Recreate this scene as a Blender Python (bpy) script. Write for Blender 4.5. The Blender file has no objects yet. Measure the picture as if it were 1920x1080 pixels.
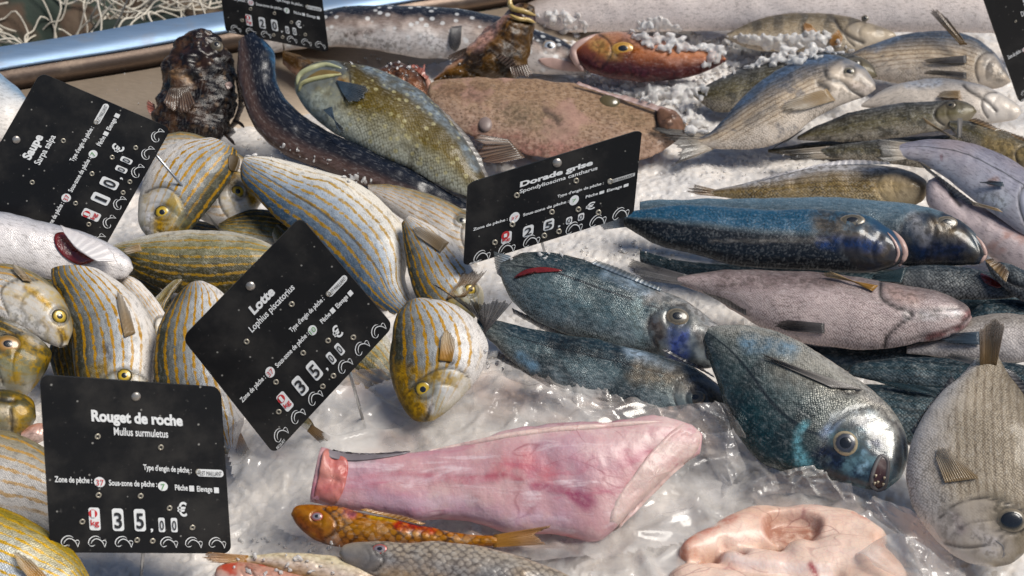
import bpy, math, random
import numpy as np
from mathutils import Vector
from mathutils.bvhtree import BVHTree

random.seed(7)
rng = np.random.default_rng(11)
S = bpy.context.scene
COL = S.collection

# ---------------------------------------------------------------- camera, sky, sun, exposure
CAM_H, PITCH, HFOV = 0.60, math.radians(32.0), math.radians(40.0)
FPX = 960.0 / math.tan(HFOV / 2)
cam = bpy.data.cameras.new('camera')
cam_o = bpy.data.objects.new('camera', cam)
COL.objects.link(cam_o)
cam_o.location = (0, 0, CAM_H)
cam_o.rotation_euler = (math.pi / 2 - PITCH, 0, 0)
cam.angle = HFOV
cam.clip_start, cam.clip_end = 0.02, 200
cam.dof.use_dof = True
cam.dof.focus_distance = 0.98
cam.dof.aperture_fstop = 16.0
S.camera = cam_o

W = bpy.data.worlds.new('World')
S.world = W
W.use_nodes = True
wn = W.node_tree
sky = wn.nodes.new('ShaderNodeTexSky')
sky.sky_type = 'NISHITA'
sky.sun_disc = False
SUN_EL, SUN_AZ = math.radians(57), math.radians(102)     # azimuth measured from +Y (behind the stall) towards +X
sky.sun_elevation = SUN_EL
sky.sun_rotation = SUN_AZ
sky.air_density, sky.dust_density, sky.ozone_density = 1.0, 0.4, 1.6
bg = wn.nodes['Background']
bg.inputs[1].default_value = 0.058
wn.links.new(sky.outputs[0], bg.inputs[0])

sun = bpy.data.lights.new('sun', 'SUN')
sun.energy = 3.3
sun.angle = math.radians(28)
sun.color = (1.0, 0.95, 0.87)
sun_o = bpy.data.objects.new('sun', sun)
COL.objects.link(sun_o)
sd = Vector((math.sin(SUN_AZ) * math.cos(SUN_EL), math.cos(SUN_AZ) * math.cos(SUN_EL), math.sin(SUN_EL)))
sun_o.rotation_euler = (-sd).to_track_quat('-Z', 'Y').to_euler()

S.view_settings.view_transform = 'Standard'
S.view_settings.look = 'None'
S.view_settings.exposure = 0.33
S.view_settings.gamma = 1.0
S.render.engine = 'CYCLES'

# ---------------------------------------------------------------- picture <-> place
CAM = np.array([0, 0, CAM_H])
FWD = np.array([0, math.cos(PITCH), -math.sin(PITCH)])
UPV = np.array([0, math.sin(PITCH), math.cos(PITCH)])
RGT = np.array([1.0, 0, 0])
ZUP = np.array([0, 0, 1.0])

def rays(p):
    p = np.asarray(p, float).reshape(-1, 2)
    d = FWD + RGT * ((p[:, :1] - 960) / FPX) - UPV * ((p[:, 1:] - 540) / FPX)
    return d / np.linalg.norm(d, axis=1, keepdims=True)

def at_z(p, z=0.0):
    d = rays(p)
    return CAM + d * ((z - CAM_H) / d[:, 2:])

def on_plane(p, P0, n):
    d = rays(p)
    return CAM + d * (((P0 - CAM) @ n) / (d @ n))[:, None]

def to_px(P):
    q = np.asarray(P).reshape(-1, 3) - CAM
    z = q @ FWD
    return np.stack([960 + FPX * (q @ RGT) / z, 540 - FPX * (q @ UPV) / z], 1)

def unit(v):
    v = np.asarray(v, float)
    return v / np.linalg.norm(v)

def pts(s):
    if isinstance(s, str):
        return np.array([[float(c) for c in w.split(',')] for w in s.split()])
    return np.asarray(s, float)

def smooth(P, k=24):
    """Catmull-Rom through the points, dense."""
    P = np.asarray(P, float)
    if len(P) < 3:
        t = np.linspace(0, 1, 2 * k)[:, None]
        return P[0] * (1 - t) + P[-1] * t
    Q = np.vstack([2 * P[0] - P[1], P, 2 * P[-1] - P[-2]])
    out = []
    for i in range(1, len(Q) - 2):
        t = np.linspace(0, 1, k, endpoint=False)[:, None]
        a, b, c, d = Q[i - 1], Q[i], Q[i + 1], Q[i + 2]
        out.append(0.5 * (2 * b + (c - a) * t + (2 * a - 5 * b + 4 * c - d) * t ** 2 + (3 * b - a - 3 * c + d) * t ** 3))
    return np.vstack(out + [P[-1:]])

def resample(P, s):
    L = np.concatenate([[0], np.cumsum(np.linalg.norm(np.diff(P, axis=0), axis=1))])
    L /= L[-1]
    return np.stack([np.interp(s, L, P[:, i]) for i in range(P.shape[1])], 1)

def line_dist(p, poly):
    """distance of 2D points p to a polyline."""
    best = np.full(len(p), 1e9)
    for a, b in zip(poly[:-1], poly[1:]):
        ab = b - a
        t = np.clip(((p - a) @ ab) / (ab @ ab + 1e-12), 0, 1)[:, None]
        best = np.minimum(best, np.linalg.norm(p - a - ab * t, axis=1))
    return best

def _h(i, j, k, seed):
    n = (i * 374761393 + j * 668265263 + k * 2147483647 + seed * 1274126177) & 0xFFFFFFFF
    n = ((n ^ (n >> 13)) * 1274126177) & 0xFFFFFFFF
    n = ((n ^ (n >> 16)) * 2246822519) & 0xFFFFFFFF
    return ((n ^ (n >> 15)) & 0xFFFF) / 65535.0

def vnoise(P, f, seed=0):
    """value noise, -1..1"""
    q = np.asarray(P) * f
    i = np.floor(q).astype(np.int64)
    u = q - i
    u = u * u * (3 - 2 * u)
    r = 0
    for dx in (0, 1):
        for dy in (0, 1):
            for dz in (0, 1):
                w = (u[:, 0] if dx else 1 - u[:, 0]) * (u[:, 1] if dy else 1 - u[:, 1]) * (u[:, 2] if dz else 1 - u[:, 2])
                r = r + w * _h(i[:, 0] + dx, i[:, 1] + dy, i[:, 2] + dz, seed)
    return r * 2 - 1

def fbm(P, f, o=4, seed=0):
    r, a = 0, 1.0
    for k in range(o):
        r = r + a * vnoise(P, f * 2 ** k, seed + k)
        a *= .5
    return r

def worley(xy, f, seed=0):
    """F1, F2 of jittered cells, in cells."""
    q = xy * f
    c = np.floor(q).astype(np.int64)
    f1 = np.full(len(q), 9.0); f2 = np.full(len(q), 9.0)
    for dx in (-1, 0, 1):
        for dy in (-1, 0, 1):
            ci, cj = c[:, 0] + dx, c[:, 1] + dy
            px = ci + _h(ci, cj, ci * 0, seed)
            py = cj + _h(ci, cj, ci * 0 + 7, seed)
            d = np.hypot(q[:, 0] - px, q[:, 1] - py)
            f2 = np.minimum(f2, np.maximum(d, f1))
            f1 = np.minimum(f1, d)
    return f1, f2

# ---------------------------------------------------------------- objects
def mesh(name, V, F, mat=None, parent=None, attrs=None, smooth_=True):
    me = bpy.data.meshes.new(name)
    if isinstance(F, np.ndarray) and F.ndim == 2:
        V = np.asarray(V, np.float32); k = F.shape[1]
        me.vertices.add(len(V)); me.vertices.foreach_set('co', V.ravel())
        me.loops.add(F.size); me.loops.foreach_set('vertex_index', F.astype(np.int32).ravel())
        me.polygons.add(len(F)); me.polygons.foreach_set('loop_start', np.arange(0, F.size, k, dtype=np.int32))
        me.update(calc_edges=True)
    else:
        me.from_pydata([tuple(v) for v in np.asarray(V, float)], [], [tuple(int(i) for i in f) for f in F])
    zc = me.attributes.new('mk', 'FLOAT_COLOR', 'POINT')
    zc.data.foreach_set('color', np.zeros(4 * len(me.vertices), np.float32))
    if attrs:
        for k, a in attrs.items():
            at = me.attributes.new(k, 'FLOAT_VECTOR', 'POINT')
            at.data.foreach_set('vector', np.asarray(a, np.float32).ravel())
    if smooth_:
        me.polygons.foreach_set('use_smooth', [True] * len(me.polygons))
    if mat:
        me.materials.append(mat)
    me.update()
    o = bpy.data.objects.new(name, me)
    COL.objects.link(o)
    if parent:
        o.parent = parent
        o.matrix_parent_inverse = parent.matrix_world.inverted()
    return o

def tag(o, label=None, cat=None, group=None, kind=None):
    for k, v in (('label', label), ('category', cat), ('group', group), ('kind', kind)):
        if v:
            o[k] = v
    return o

def thing(name, loc, label, cat, group=None):
    o = bpy.data.objects.new(name, None)
    o.empty_display_size = .01
    COL.objects.link(o)
    o.location = loc
    bpy.context.view_layer.update()
    return tag(o, label, cat, group)

def grid_faces(n, m, wrap=False, base=0):
    i = np.arange(n - 1)[:, None]
    j = np.arange(m if wrap else m - 1)[None, :]
    a = i * m + j
    b = i * m + (j + 1) % m
    return (np.stack([a, b, b + m, a + m], -1).reshape(-1, 4) + base)

def tube(P, r, k=8):
    """tube along 3D points; returns verts, faces"""
    P = np.asarray(P, float)
    r = np.broadcast_to(r, len(P))
    V = []
    t = np.gradient(P, axis=0)
    ref = np.array([.31, .17, .93])
    for p, d, q in zip(P, t, r):
        d = unit(d)
        a = unit(np.cross(d, ref)); b = np.cross(d, a)
        for w in np.linspace(0, 2 * math.pi, k, endpoint=False):
            V.append(p + (a * math.cos(w) + b * math.sin(w)) * q)
    n = len(P)
    F = [tuple(f) for f in grid_faces(n, k, True)]
    F.append(tuple(range(k - 1, -1, -1)))
    F.append(tuple(range((n - 1) * k, n * k)))
    return V, F

# ---------------------------------------------------------------- materials
class NB:
    def __init__(s, name):
        s.mat = bpy.data.materials.new(name)
        s.mat.use_nodes = True
        s.t = s.mat.node_tree
        s.b = s.t.nodes['Principled BSDF']
        s.out = s.t.nodes['Material Output']
    def n(s, typ, **kw):
        x = s.t.nodes.new('ShaderNode' + typ)
        for k, v in kw.items():
            setattr(x, k, v)
        return x
    def put(s, sock, v):
        if hasattr(v, 'is_output') or isinstance(v, bpy.types.NodeSocket):
            s.t.links.new(v, sock)
        elif v is not None:
            if sock.type == 'RGBA' and len(v) == 3:
                v = (*v, 1)
            sock.default_value = v
    def set(s, **kw):
        for k, v in kw.items():
            s.put(s.b.inputs[k.replace('_', ' ')], v)
    def attr(s, name):
        a = s.n('Attribute', attribute_name=name)
        x = s.n('SeparateXYZ')
        s.t.links.new(a.outputs['Vector'], x.inputs[0])
        return x.outputs[0], x.outputs[1], x.outputs[2], a.outputs['Vector']
    def m(s, op, a, b=None, c=None, clamp=False):
        x = s.n('Math', operation=op, use_clamp=clamp)
        for i, v in enumerate((a, b, c)):
            if v is not None:
                s.put(x.inputs[i], v)
        return x.outputs[0]
    def mix(s, f, a, b, mode='MIX'):
        x = s.n('Mix', data_type='RGBA', blend_type=mode)
        s.put(x.inputs[0], f); s.put(x.inputs[6], a); s.put(x.inputs[7], b)
        return x.outputs[2]
    def step(s, v, lo, hi):
        x = s.n('MapRange', interpolation_type='SMOOTHSTEP')
        s.put(x.inputs[0], v)
        x.inputs[1].default_value, x.inputs[2].default_value = lo, hi
        return x.outputs[0]
    def ramp(s, v, stops):
        x = s.n('ValToRGB')
        e = x.color_ramp.elements
        while len(e) < len(stops):
            e.new(.5)
        for q, (p, c) in zip(e, stops):
            q.position = p
            q.color = (*c, 1) if len(c) == 3 else c
        s.put(x.inputs[0], v)
        return x.outputs[0]
    def vec(s, x, y, z=0.0):
        c = s.n('CombineXYZ')
        for i, v in enumerate((x, y, z)):
            s.put(c.inputs[i], v)
        return c.outputs[0]
    def noise(s, vec, scale, detail=3.0, rough=.55, dist=0.0):
        x = s.n('TexNoise')
        if vec is not None:
            s.t.links.new(vec, x.inputs['Vector'])
        x.inputs['Scale'].default_value = scale
        x.inputs['Detail'].default_value = detail
        x.inputs['Roughness'].default_value = rough
        x.inputs['Distortion'].default_value = dist
        return x.outputs['Fac']
    def voro(s, vec, scale, rnd=1.0, feature='F1', dims='2D'):
        x = s.n('TexVoronoi', feature=feature, voronoi_dimensions=dims)
        if vec is not None:
            s.t.links.new(vec, x.inputs['Vector'])
        x.inputs['Scale'].default_value = scale
        x.inputs['Randomness'].default_value = rnd
        return x
    def bump(s, h, strength=.4, dist=.001, normal=None):
        x = s.n('Bump')
        x.inputs['Strength'].default_value = strength
        x.inputs['Distance'].default_value = dist
        s.put(x.inputs['Height'], h)
        if normal is not None:
            s.t.links.new(normal, x.inputs['Normal'])
        return x.outputs[0]
    def obj(s):
        return s.n('TexCoord').outputs['Object']

def skin(name, belly, flank, back, head=None, scale=330, scale_c=None, scale_amt=.5, stripes=0, stripe_c=None, stripe_amt=.8,
         rows=0, row_amt=.4, mott=None, mott_s=60, mott_t=(.5, .62), mott_amt=.7, spots=None, metal=.06, rough=.44, coat=.16, fleck=1.0, sat=1.15, edges=(.18, .5, .82),
         bumpy=.3, rn=.18, crease_c=(.015, .012, .012), head_amt=.55, bars=0, bar_c=None, warm=None, sss=0.0, patch=None, lat=0.0, head_m=None):
    """wet fish skin in the fish's own coordinates: fs = (along 0..1, belly -1 .. back 1, crease), fm = (along m, across m, head)"""
    b = NB(name)
    s_, t_, cr, _ = b.attr('fs')
    u, v, hd, uv = b.attr('fm')
    pos = b.obj()
    n1 = b.noise(pos, 45, 4)
    n2 = b.noise(pos, 260, 3)
    tt = b.m('MULTIPLY_ADD', t_, .5, .5)
    tt = b.m('ADD', tt, b.m('MULTIPLY', b.m('SUBTRACT', n1, .5), rn * 2))
    e = edges
    base = b.ramp(tt, [(e[0], belly), (e[1], flank), (e[2], back)])
    body = b.m('SUBTRACT', 1.0, b.m('MULTIPLY', hd, b.m('MULTIPLY_ADD', b.step(n1, .35, .6), .35, .6)), clamp=True)
    if warm:
        base = b.mix(b.m('MULTIPLY', b.step(b.noise(pos, 22, 3), .45, .7), warm[1]), base, warm[0])
    if bars:
        w = b.m('SINE', b.m('ADD', b.m('MULTIPLY', s_, 6.283 * bars), b.m('MULTIPLY', n1, 5.0)))
        base = b.mix(b.m('MULTIPLY', b.step(w, .1, .9), b.m('MULTIPLY', .65, b.step(tt, .25, .6))), base, bar_c)
    if stripes:
        w = b.m('SINE', b.m('ADD', b.m('MULTIPLY', t_, 3.1416 * stripes), b.m('MULTIPLY', b.noise(uv, 40, 2), 1.6)))
        w = b.m('ADD', w, b.m('MULTIPLY', b.m('SUBTRACT', n2, .5), 2.6))
        k = b.m('MULTIPLY', b.step(w, .38, .95), b.m('MULTIPLY', b.step(tt, .04, .25), stripe_amt))
        k = b.m('MULTIPLY', k, b.m('MULTIPLY_ADD', hd, -.6, 1.0))
        k = b.m('MULTIPLY', k, b.step(b.noise(uv, 55, 2), .15, .42))
        base = b.mix(k, base, stripe_c)
    if rows:
        w = b.m('SINE', b.m('ADD', b.m('MULTIPLY', v, 6.283 * rows), b.m('MULTIPLY', n1, 1.5)))
        k = b.m('MULTIPLY', b.m('MULTIPLY', b.step(w, .0, .9), row_amt), b.m('MULTIPLY', body, b.step(tt, .1, .4)))
        base = b.mix(k, base, b.mix(1.0, base, (.42, .36, .30), 'MULTIPLY'))
    if mott:
        mm = b.step(b.noise(pos, mott_s, 5, .65, .4), *mott_t)
        base = b.mix(b.m('MULTIPLY', mm, mott_amt), base, mott)
    if spots:
        vv = b.voro(pos, spots[1], 1.0, dims='3D')
        base = b.mix(b.m('MULTIPLY', b.step(vv.outputs['Distance'], .32, .18), spots[2]), base, spots[0])
    # scales
    ud, vd_ = b.m('ADD', u, b.m('MULTIPLY', v, 1.1)), b.m('SUBTRACT', u, b.m('MULTIPLY', v, 1.1))
    wv = b.m('MULTIPLY', b.m('SUBTRACT', b.noise(uv, 130, 3), .5), .006)
    va = b.voro(b.vec(b.m('ADD', ud, wv), b.m('SUBTRACT', vd_, wv)), scale * 1.55, .42)
    dist = va.outputs['Distance']
    sc = b.n('SeparateColor'); b.t.links.new(va.outputs['Color'], sc.inputs[0])
    cell = sc.outputs[0]
    ed = b.m('MULTIPLY', b.step(dist, .28, .62), body)
    fade = b.step(b.noise(pos, 35, 2), .3, .62)
    ed = b.m('MULTIPLY', ed, b.m('MULTIPLY', scale_amt, b.m('MULTIPLY_ADD', fade, .65, .2)))
    base = b.mix(ed, base, scale_c if scale_c else b.mix(1.0, base, (.30, .29, .29), 'MULTIPLY'))
    hi = b.m('MULTIPLY', b.m('MULTIPLY', b.step(cell, .55, 1.0), body), scale_amt * .16)
    base = b.mix(hi, base, b.mix(.55, base, (.85, .85, .82)))
    sm_ = b.n('Mapping'); b.t.links.new(uv, sm_.inputs[0]); sm_.inputs['Scale'].default_value = (160, 520, 1)
    fl = b.noise(sm_.outputs[0], 1.0, 3, .6)
    base = b.mix(b.m('MULTIPLY', b.m('MULTIPLY', b.step(fl, .52, .66), body), .42 * fleck), base, b.mix(1.0, base, (.30, .29, .28), 'MULTIPLY'))
    base = b.mix(b.m('MULTIPLY', b.m('MULTIPLY', b.step(fl, .46, .34), body), .22 * fleck), base, b.mix(.5, base, (.8, .79, .76)))
    if lat:
        d = b.m('ABSOLUTE', b.m('SUBTRACT', t_, b.m('ADD', .30, b.m('MULTIPLY', b.m('POWER', b.m('ABSOLUTE', b.m('SUBTRACT', s_, .5)), 2.0), -.9))))
        base = b.mix(b.m('MULTIPLY', b.m('MULTIPLY', b.step(d, .045, .01), lat), body), base, (.02, .025, .03))
    if head:
        hk = b.m('MULTIPLY', hd, b.m('MULTIPLY', head_amt, b.step(b.noise(pos, 38, 4), .3, .62)))
        base = b.mix(hk, base, head)
    if head_m:
        hk = b.m('MULTIPLY', hd, b.step(b.noise(pos, head_m[1], 4, .6), .48, .62))
        base = b.mix(b.m('MULTIPLY', hk, head_m[2]), base, head_m[0])
    if patch:
        base = b.mix(b.m('MULTIPLY', b.step(b.noise(pos, patch[1], 4, .6), patch[2], patch[2] + .08), patch[3]), base, patch[0])
    base = b.mix(b.m('MULTIPLY', b.step(n2, .5, .75), .25), base, b.mix(1.0, base, (.5, .48, .46), 'MULTIPLY'))
    mka = b.n('Attribute', attribute_name='mk')
    base = b.mix(b.m('MULTIPLY', mka.outputs['Alpha'], b.m('MULTIPLY_ADD', b.step(b.noise(pos, 130, 4, .65), .34, .56), .75, .25), clamp=True), base, b.mix(b.m('MULTIPLY', b.step(n2, .40, .62), .8), mka.outputs['Color'], b.mix(1.0, mka.outputs['Color'], (.25, .24, .22), 'MULTIPLY')))
    base = b.mix(b.m('MULTIPLY', cr, 1.0, clamp=True), base, crease_c)
    hs = b.n('HueSaturation'); hs.inputs['Saturation'].default_value = sat; hs.inputs['Value'].default_value = 1.0
    b.put(hs.inputs['Color'], base)
    gm = b.n('Gamma'); gm.inputs[1].default_value = 1.12
    b.t.links.new(hs.outputs[0], gm.inputs[0])
    base = gm.outputs[0]
    hgt = b.m('ADD', b.m('MULTIPLY', b.m('MULTIPLY', b.m('SUBTRACT', 1.0, dist), body), .8), b.m('MULTIPLY', b.noise(pos, 420, 3), .35))
    hgt = b.m('ADD', hgt, b.m('MULTIPLY', b.noise(pos, 90, 3), .9))
    b.set(Base_Color=base, Metallic=metal, Roughness=b.m('MULTIPLY_ADD', n2, .25, rough - .1), Normal=b.bump(hgt, bumpy, .0011),
          Specular_IOR_Level=.3, Coat_Weight=coat, Coat_Roughness=.10)
    b.b.inputs['Coat Normal'].default_value = (0, 0, 0)
    b.t.links.new(b.bump(b.noise(pos, 120, 3), .25, .001), b.b.inputs['Coat Normal'])
    if sss:
        b.set(Subsurface_Weight=sss, Subsurface_Scale=.008, Subsurface_Radius=(1.0, .35, .25))
    return b.mat

def fin_mat(name, c0, c1, ray=(.02, .015, .015), amt=.4, alpha=.0):
    b = NB(name)
    r, l, _, vec = b.attr('fv')
    w = b.m('SINE', b.m('ADD', b.m('MULTIPLY', r, 6.283), b.m('MULTIPLY', b.noise(vec, 3, 2), 2.0)))
    base = b.mix(b.step(b.m('ADD', l, b.m('MULTIPLY', b.m('SUBTRACT', b.noise(b.obj(), 90, 3), .5), .6)), .2, .85), c0, c1)
    base = b.mix(b.m('MULTIPLY', b.step(w, .0, .9), amt), base, ray)
    base = b.mix(b.m('MULTIPLY', b.step(w, -.4, -1.0), .18), base, (.6, .57, .52))
    b.set(Base_Color=base, Roughness=.38, Coat_Weight=.5, Coat_Roughness=.15, Normal=b.bump(w, .22, .0005))
    b.set(Alpha=b.m('MULTIPLY_ADD', b.m('POWER', l, 2.0), -.4, .88))
    return b.mat

def plain(name, col, rough=.5, metal=0.0, var=.25, scale=80, bump=.2, coat=0.0, sss=0.0, bd=.001, sssr=(1, .5, .35), spec=None):
    b = NB(name)
    p = b.obj()
    n = b.noise(p, scale, 4)
    c = b.mix(b.m('MULTIPLY', b.step(n, .35, .7), var), col, tuple(x * .45 for x in col))
    b.set(Base_Color=c, Roughness=b.m('MULTIPLY_ADD', n, .2, rough - .1), Metallic=metal, Normal=b.bump(b.noise(p, scale * 3, 3), bump, bd))
    if coat:
        b.set(Coat_Weight=coat, Coat_Roughness=.08)
    if sss:
        b.set(Subsurface_Weight=sss, Subsurface_Scale=.01, Subsurface_Radius=sssr)
    if spec is not None:
        b.b.inputs['Specular IOR Level'].default_value = spec
    return b.mat

def eye_mat(name, iris, rim=(.03, .025, .02), inner=None):
    b = NB(name)
    r, a, _, _ = b.attr('fv')
    n = b.noise(b.obj(), 500, 3)
    rr = b.m('ADD', r, b.m('MULTIPLY', b.m('SUBTRACT', n, .5), .30))
    c = b.ramp(rr, [(.0, inner or iris), (.55, iris), (.72, tuple(x * .7 for x in iris)), (.86, rim), (1.0, rim)])
    b.set(Base_Color=c, Roughness=.35, Metallic=.1, Coat_Weight=.5, Coat_Roughness=.08)
    return b.mat

# ---------------------------------------------------------------- the fish builder
NS, NC = 150, 60
PUPIL = plain('pupil_black', (.012, .014, .018), .25, 0, .6, scale=300, coat=.4, bump=.1)

def frame(cpx, z, tilt, az):
    P0 = at_z([cpx], z)[0]
    h = CAM - P0
    h[2] = 0
    h = unit(h)
    a = math.radians(az)
    h = np.array([h[0] * math.cos(a) - h[1] * math.sin(a), h[0] * math.sin(a) + h[1] * math.cos(a), 0])
    t = math.radians(tilt)
    return P0, unit(ZUP * math.cos(t) + h * math.sin(t))

def body_mesh(name, D, V, mat, root, P0, n, r=.42, sg=.27, creases=(), rough=0.0, rough_f=90, bow=0.0, lump=.0014, seed=0, gill_amp=.016, gill_cr=.8, groove=.0016,
              flat=-0.75, marks=(), ns=NS, nc=NC, ease=1.5):
    D, V = smooth(pts(D)), smooth(pts(V))
    x = np.linspace(0, 1, ns)
    s = np.where(x < .5, .5 * (2 * x) ** ease, 1 - .5 * (2 * (1 - x)) ** 1.15)
    Dp, Vp = resample(D, s), resample(V, s)
    D3, V3 = on_plane(Dp, P0, n), on_plane(Vp, P0, n)
    C, H = (D3 + V3) / 2, (D3 - V3) / 2
    # ends may coincide (a nose) or not (a cut)
    w = np.linalg.norm(H, axis=1)
    wm = w.max()
    vd = unit(CAM - P0)
    tang = unit(C[-1] - C[0])
    b = unit(np.cross(n, tang))
    bp, npp = b - (b @ vd) * vd, n - (n @ vd) * vd
    q = abs(npp @ bp) / (bp @ bp)
    H = H / math.sqrt(1 + (r * q) ** 2)
    w = w / math.sqrt(1 + (r * q) ** 2)
    thick = r * np.maximum(w, 1e-5) ** .8 * wm ** .2
    phi = np.linspace(0, 2 * math.pi, nc, endpoint=False)
    ct, st = np.cos(phi), np.sin(phi)
    sh = np.sign(st) * np.abs(st) ** (1 - flat * .35)
    P = C[:, None, :] + H[:, None, :] * ct[None, :, None] + n * (thick[:, None] * sh[None, :])[..., None]
    L = np.concatenate([[0], np.cumsum(np.linalg.norm(np.diff(C, axis=0), axis=1))])
    if bow:
        P = P + n * (bow * (1 - (2 * L / L[-1] - 1) ** 2))[:, None, None]
    ss = np.broadcast_to(s[:, None], (ns, nc)); tt = np.broadcast_to(ct[None], (ns, nc))
    um = np.broadcast_to(L[:, None], (ns, nc)); vm = w[:, None] * ct[None]
    if sg:
        gs = sg * (1.06 - .42 * tt ** 2 - .10 * tt)
        head = 1 / (1 + np.exp(np.clip((ss - gs) / .006, -40, 40)))
        ramp = np.clip(ss / gs, 0, 1) ** 2
        P = P + n * (gill_amp * wm * head * ramp * sh * np.clip(np.abs(st), 0, 1))[..., None]
    else:
        head = np.zeros((ns, nc))
    flatP = P.reshape(-1, 3)
    cr = np.zeros(len(flatP))
    px = to_px(flatP)
    front = (np.broadcast_to(st[None], (ns, nc)).ravel() > -.15)
    cl = list(creases)
    if sg and gill_amp:
        tl = np.linspace(-.8, .72, 14)
        gs = sg * (1.06 - .42 * tl ** 2 - .10 * tl)
        gp = []
        for a, t in zip(gs, tl):
            c = np.array([np.interp(a, s, C[:, i]) for i in range(3)]); h = np.array([np.interp(a, s, H[:, i]) for i in range(3)])
            th = np.interp(a, s, thick)
            gp.append(c + h * t + n * th * math.sqrt(1 - t * t))
        gpx = to_px(np.array(gp))
        cl.append((gpx, 2.0, gill_cr))
        tl = np.linspace(-.7, .45, 10)
        gs2 = sg * .74 * (1.06 - .42 * tl ** 2 - .10 * tl)
        gp = []
        for a, t in zip(gs2, tl):
            c = np.array([np.interp(a, s, C[:, i]) for i in range(3)]); h = np.array([np.interp(a, s, H[:, i]) for i in range(3)])
            gp.append(c + h * t + n * np.interp(a, s, thick) * math.sqrt(1 - t * t))
        cl.append((to_px(np.array(gp)), 2.0, gill_cr * .35))
    for c in cl:
        poly, wd, st_ = pts(c[0]), c[1], c[2]
        if len(poly) > 2 and len(poly) < 12:
            poly = smooth(poly, 6)
        d = line_dist(px, poly)
        cr = np.maximum(cr, np.exp(-(d / wd) ** 2) * st_ * front)
    mk = np.zeros((len(flatP) + 2, 4))
    for (poly, wd, colr, st_) in marks:
        poly = pts(poly)
        if len(poly) == 1:
            poly = np.vstack([poly, poly + .5])
        elif len(poly) > 2:
            poly = smooth(poly, 6)
        d = line_dist(px, poly) / wd
        wgt = np.clip(1.35 - d * (1 + .35 * fbm(flatP, 70, 3, int(poly[0][0]))), 0, 1) * st_ * front
        t_ = np.maximum(mk[:-2, 3:4] + wgt[:, None] - mk[:-2, 3:4] * wgt[:, None], 1e-6)
        mk[:-2, :3] = (mk[:-2, :3] * mk[:-2, 3:4] * (1 - wgt[:, None]) + np.array(colr) * wgt[:, None]) / t_
        mk[:-2, 3] = t_[:, 0] * (t_[:, 0] > 1e-5)
    flatP = flatP - n * (groove * np.clip(cr, 0, 1))[:, None]
    amp = lump * fbm(flatP, 34, 4, seed)
    if rough:
        amp = amp + rough * (fbm(flatP, rough_f, 4, seed + 5) + .8 * np.abs(fbm(flatP, rough_f * .6, 3, seed + 9)) - .4)
    rel = (flatP.reshape(ns, nc, 3) - C[:, None, :])
    nn = rel / (np.linalg.norm(rel, axis=2, keepdims=True) + 1e-9)
    flatP = flatP + nn.reshape(-1, 3) * amp[:, None] * np.clip(w / wm * 2, 0, 1).repeat(nc)[:, None]
    Vv = np.vstack([flatP, flatP[:nc].mean(0)[None], flatP[-nc:].mean(0)[None]])
    F = [tuple(f) for f in grid_faces(ns, nc, True)]
    a, bq = ns * nc, ns * nc + 1
    F += [(a, (j + 1) % nc, j) for j in range(nc)]
    F += [(bq, (ns - 1) * nc + j, (ns - 1) * nc + (j + 1) % nc) for j in range(nc)]
    fs = np.stack([ss.ravel(), tt.ravel(), cr], 1)
    fm = np.stack([um.ravel(), vm.ravel(), head.ravel()], 1)
    fs = np.vstack([fs, [0, 0, 0], [1, 0, 0]]); fm = np.vstack([fm, fm[0] * [1, 0, 1], fm[-1] * [1, 0, 1]])
    # faces must look outwards
    f0 = F[(ns // 2) * nc]
    fn = np.cross(Vv[f0[1]] - Vv[f0[0]], Vv[f0[2]] - Vv[f0[0]])
    if fn @ (Vv[f0[0]] - C[ns // 2]) < 0:
        F = [f[::-1] for f in F]
    o = mesh(name, Vv, F, mat, root, {'fs': fs, 'fm': fm})
    if True:
        ca = o.data.attributes['mk']
        ca.data.foreach_set('color', mk.astype(np.float32).ravel())
    bv = BVHTree.FromPolygons([Vector(v) for v in Vv], F)
    return o, bv, wm

def hit(bv, p, P0, n):
    d = rays([p])[0]
    loc, nor, _, _ = bv.ray_cast(Vector(CAM), Vector(d))
    if loc is None:
        return on_plane([p], P0, n)[0], n
    nor = np.array(nor)
    if nor @ d > 0:
        nor = -nor
    return np.array(loc), nor

def dome(R, h, k=28, m=9, asp=1.0):
    V, A = [(0, 0, h)], [(0, 0, 0)]
    for i in range(1, m + 1):
        q = i / m
        for j in range(k):
            w = 2 * math.pi * j / k
            V.append((R * q * math.cos(w) * asp, R * q * math.sin(w), h * math.sqrt(max(0, 1 - q * q))))
            A.append((q, j / k, 0))
    F = [(0, 1 + j, 1 + (j + 1) % k) for j in range(k)]
    for i in range(m - 1):
        for j in range(k):
            a = 1 + i * k + j; b = 1 + i * k + (j + 1) % k
            F.append((a, a + k, b + k, b))
    return np.array(V), F, np.array(A)

def basis(nz, ux=None):
    nz = unit(nz)
    ux = RGT if ux is None else ux
    x = unit(ux - (ux @ nz) * nz)
    return np.stack([x, np.cross(nz, x), nz], 1)

def add_eye(root, bv, p, rpx, mat, P0, n, pup=.45, face=.3, bulge=.28, asp=1.0):
    loc, nor = hit(bv, p, P0, n)
    R = .92 * rpx * np.linalg.norm(loc - CAM) / FPX
    nz = unit(nor * (1 - face) + unit(CAM - loc) * face)
    B = basis(nz)
    V, F, A = dome(R, R * bulge, asp=asp)
    loc = loc - nz * R * .16
    e = mesh('eye', loc + V @ B.T, F, mat, root, {'fv': A})
    V, F, A = dome(R * pup, R * bulge * .40, asp=asp)
    mesh('pupil', loc + nz * R * bulge * .70 + V @ B.T, F, PUPIL, e)

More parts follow.
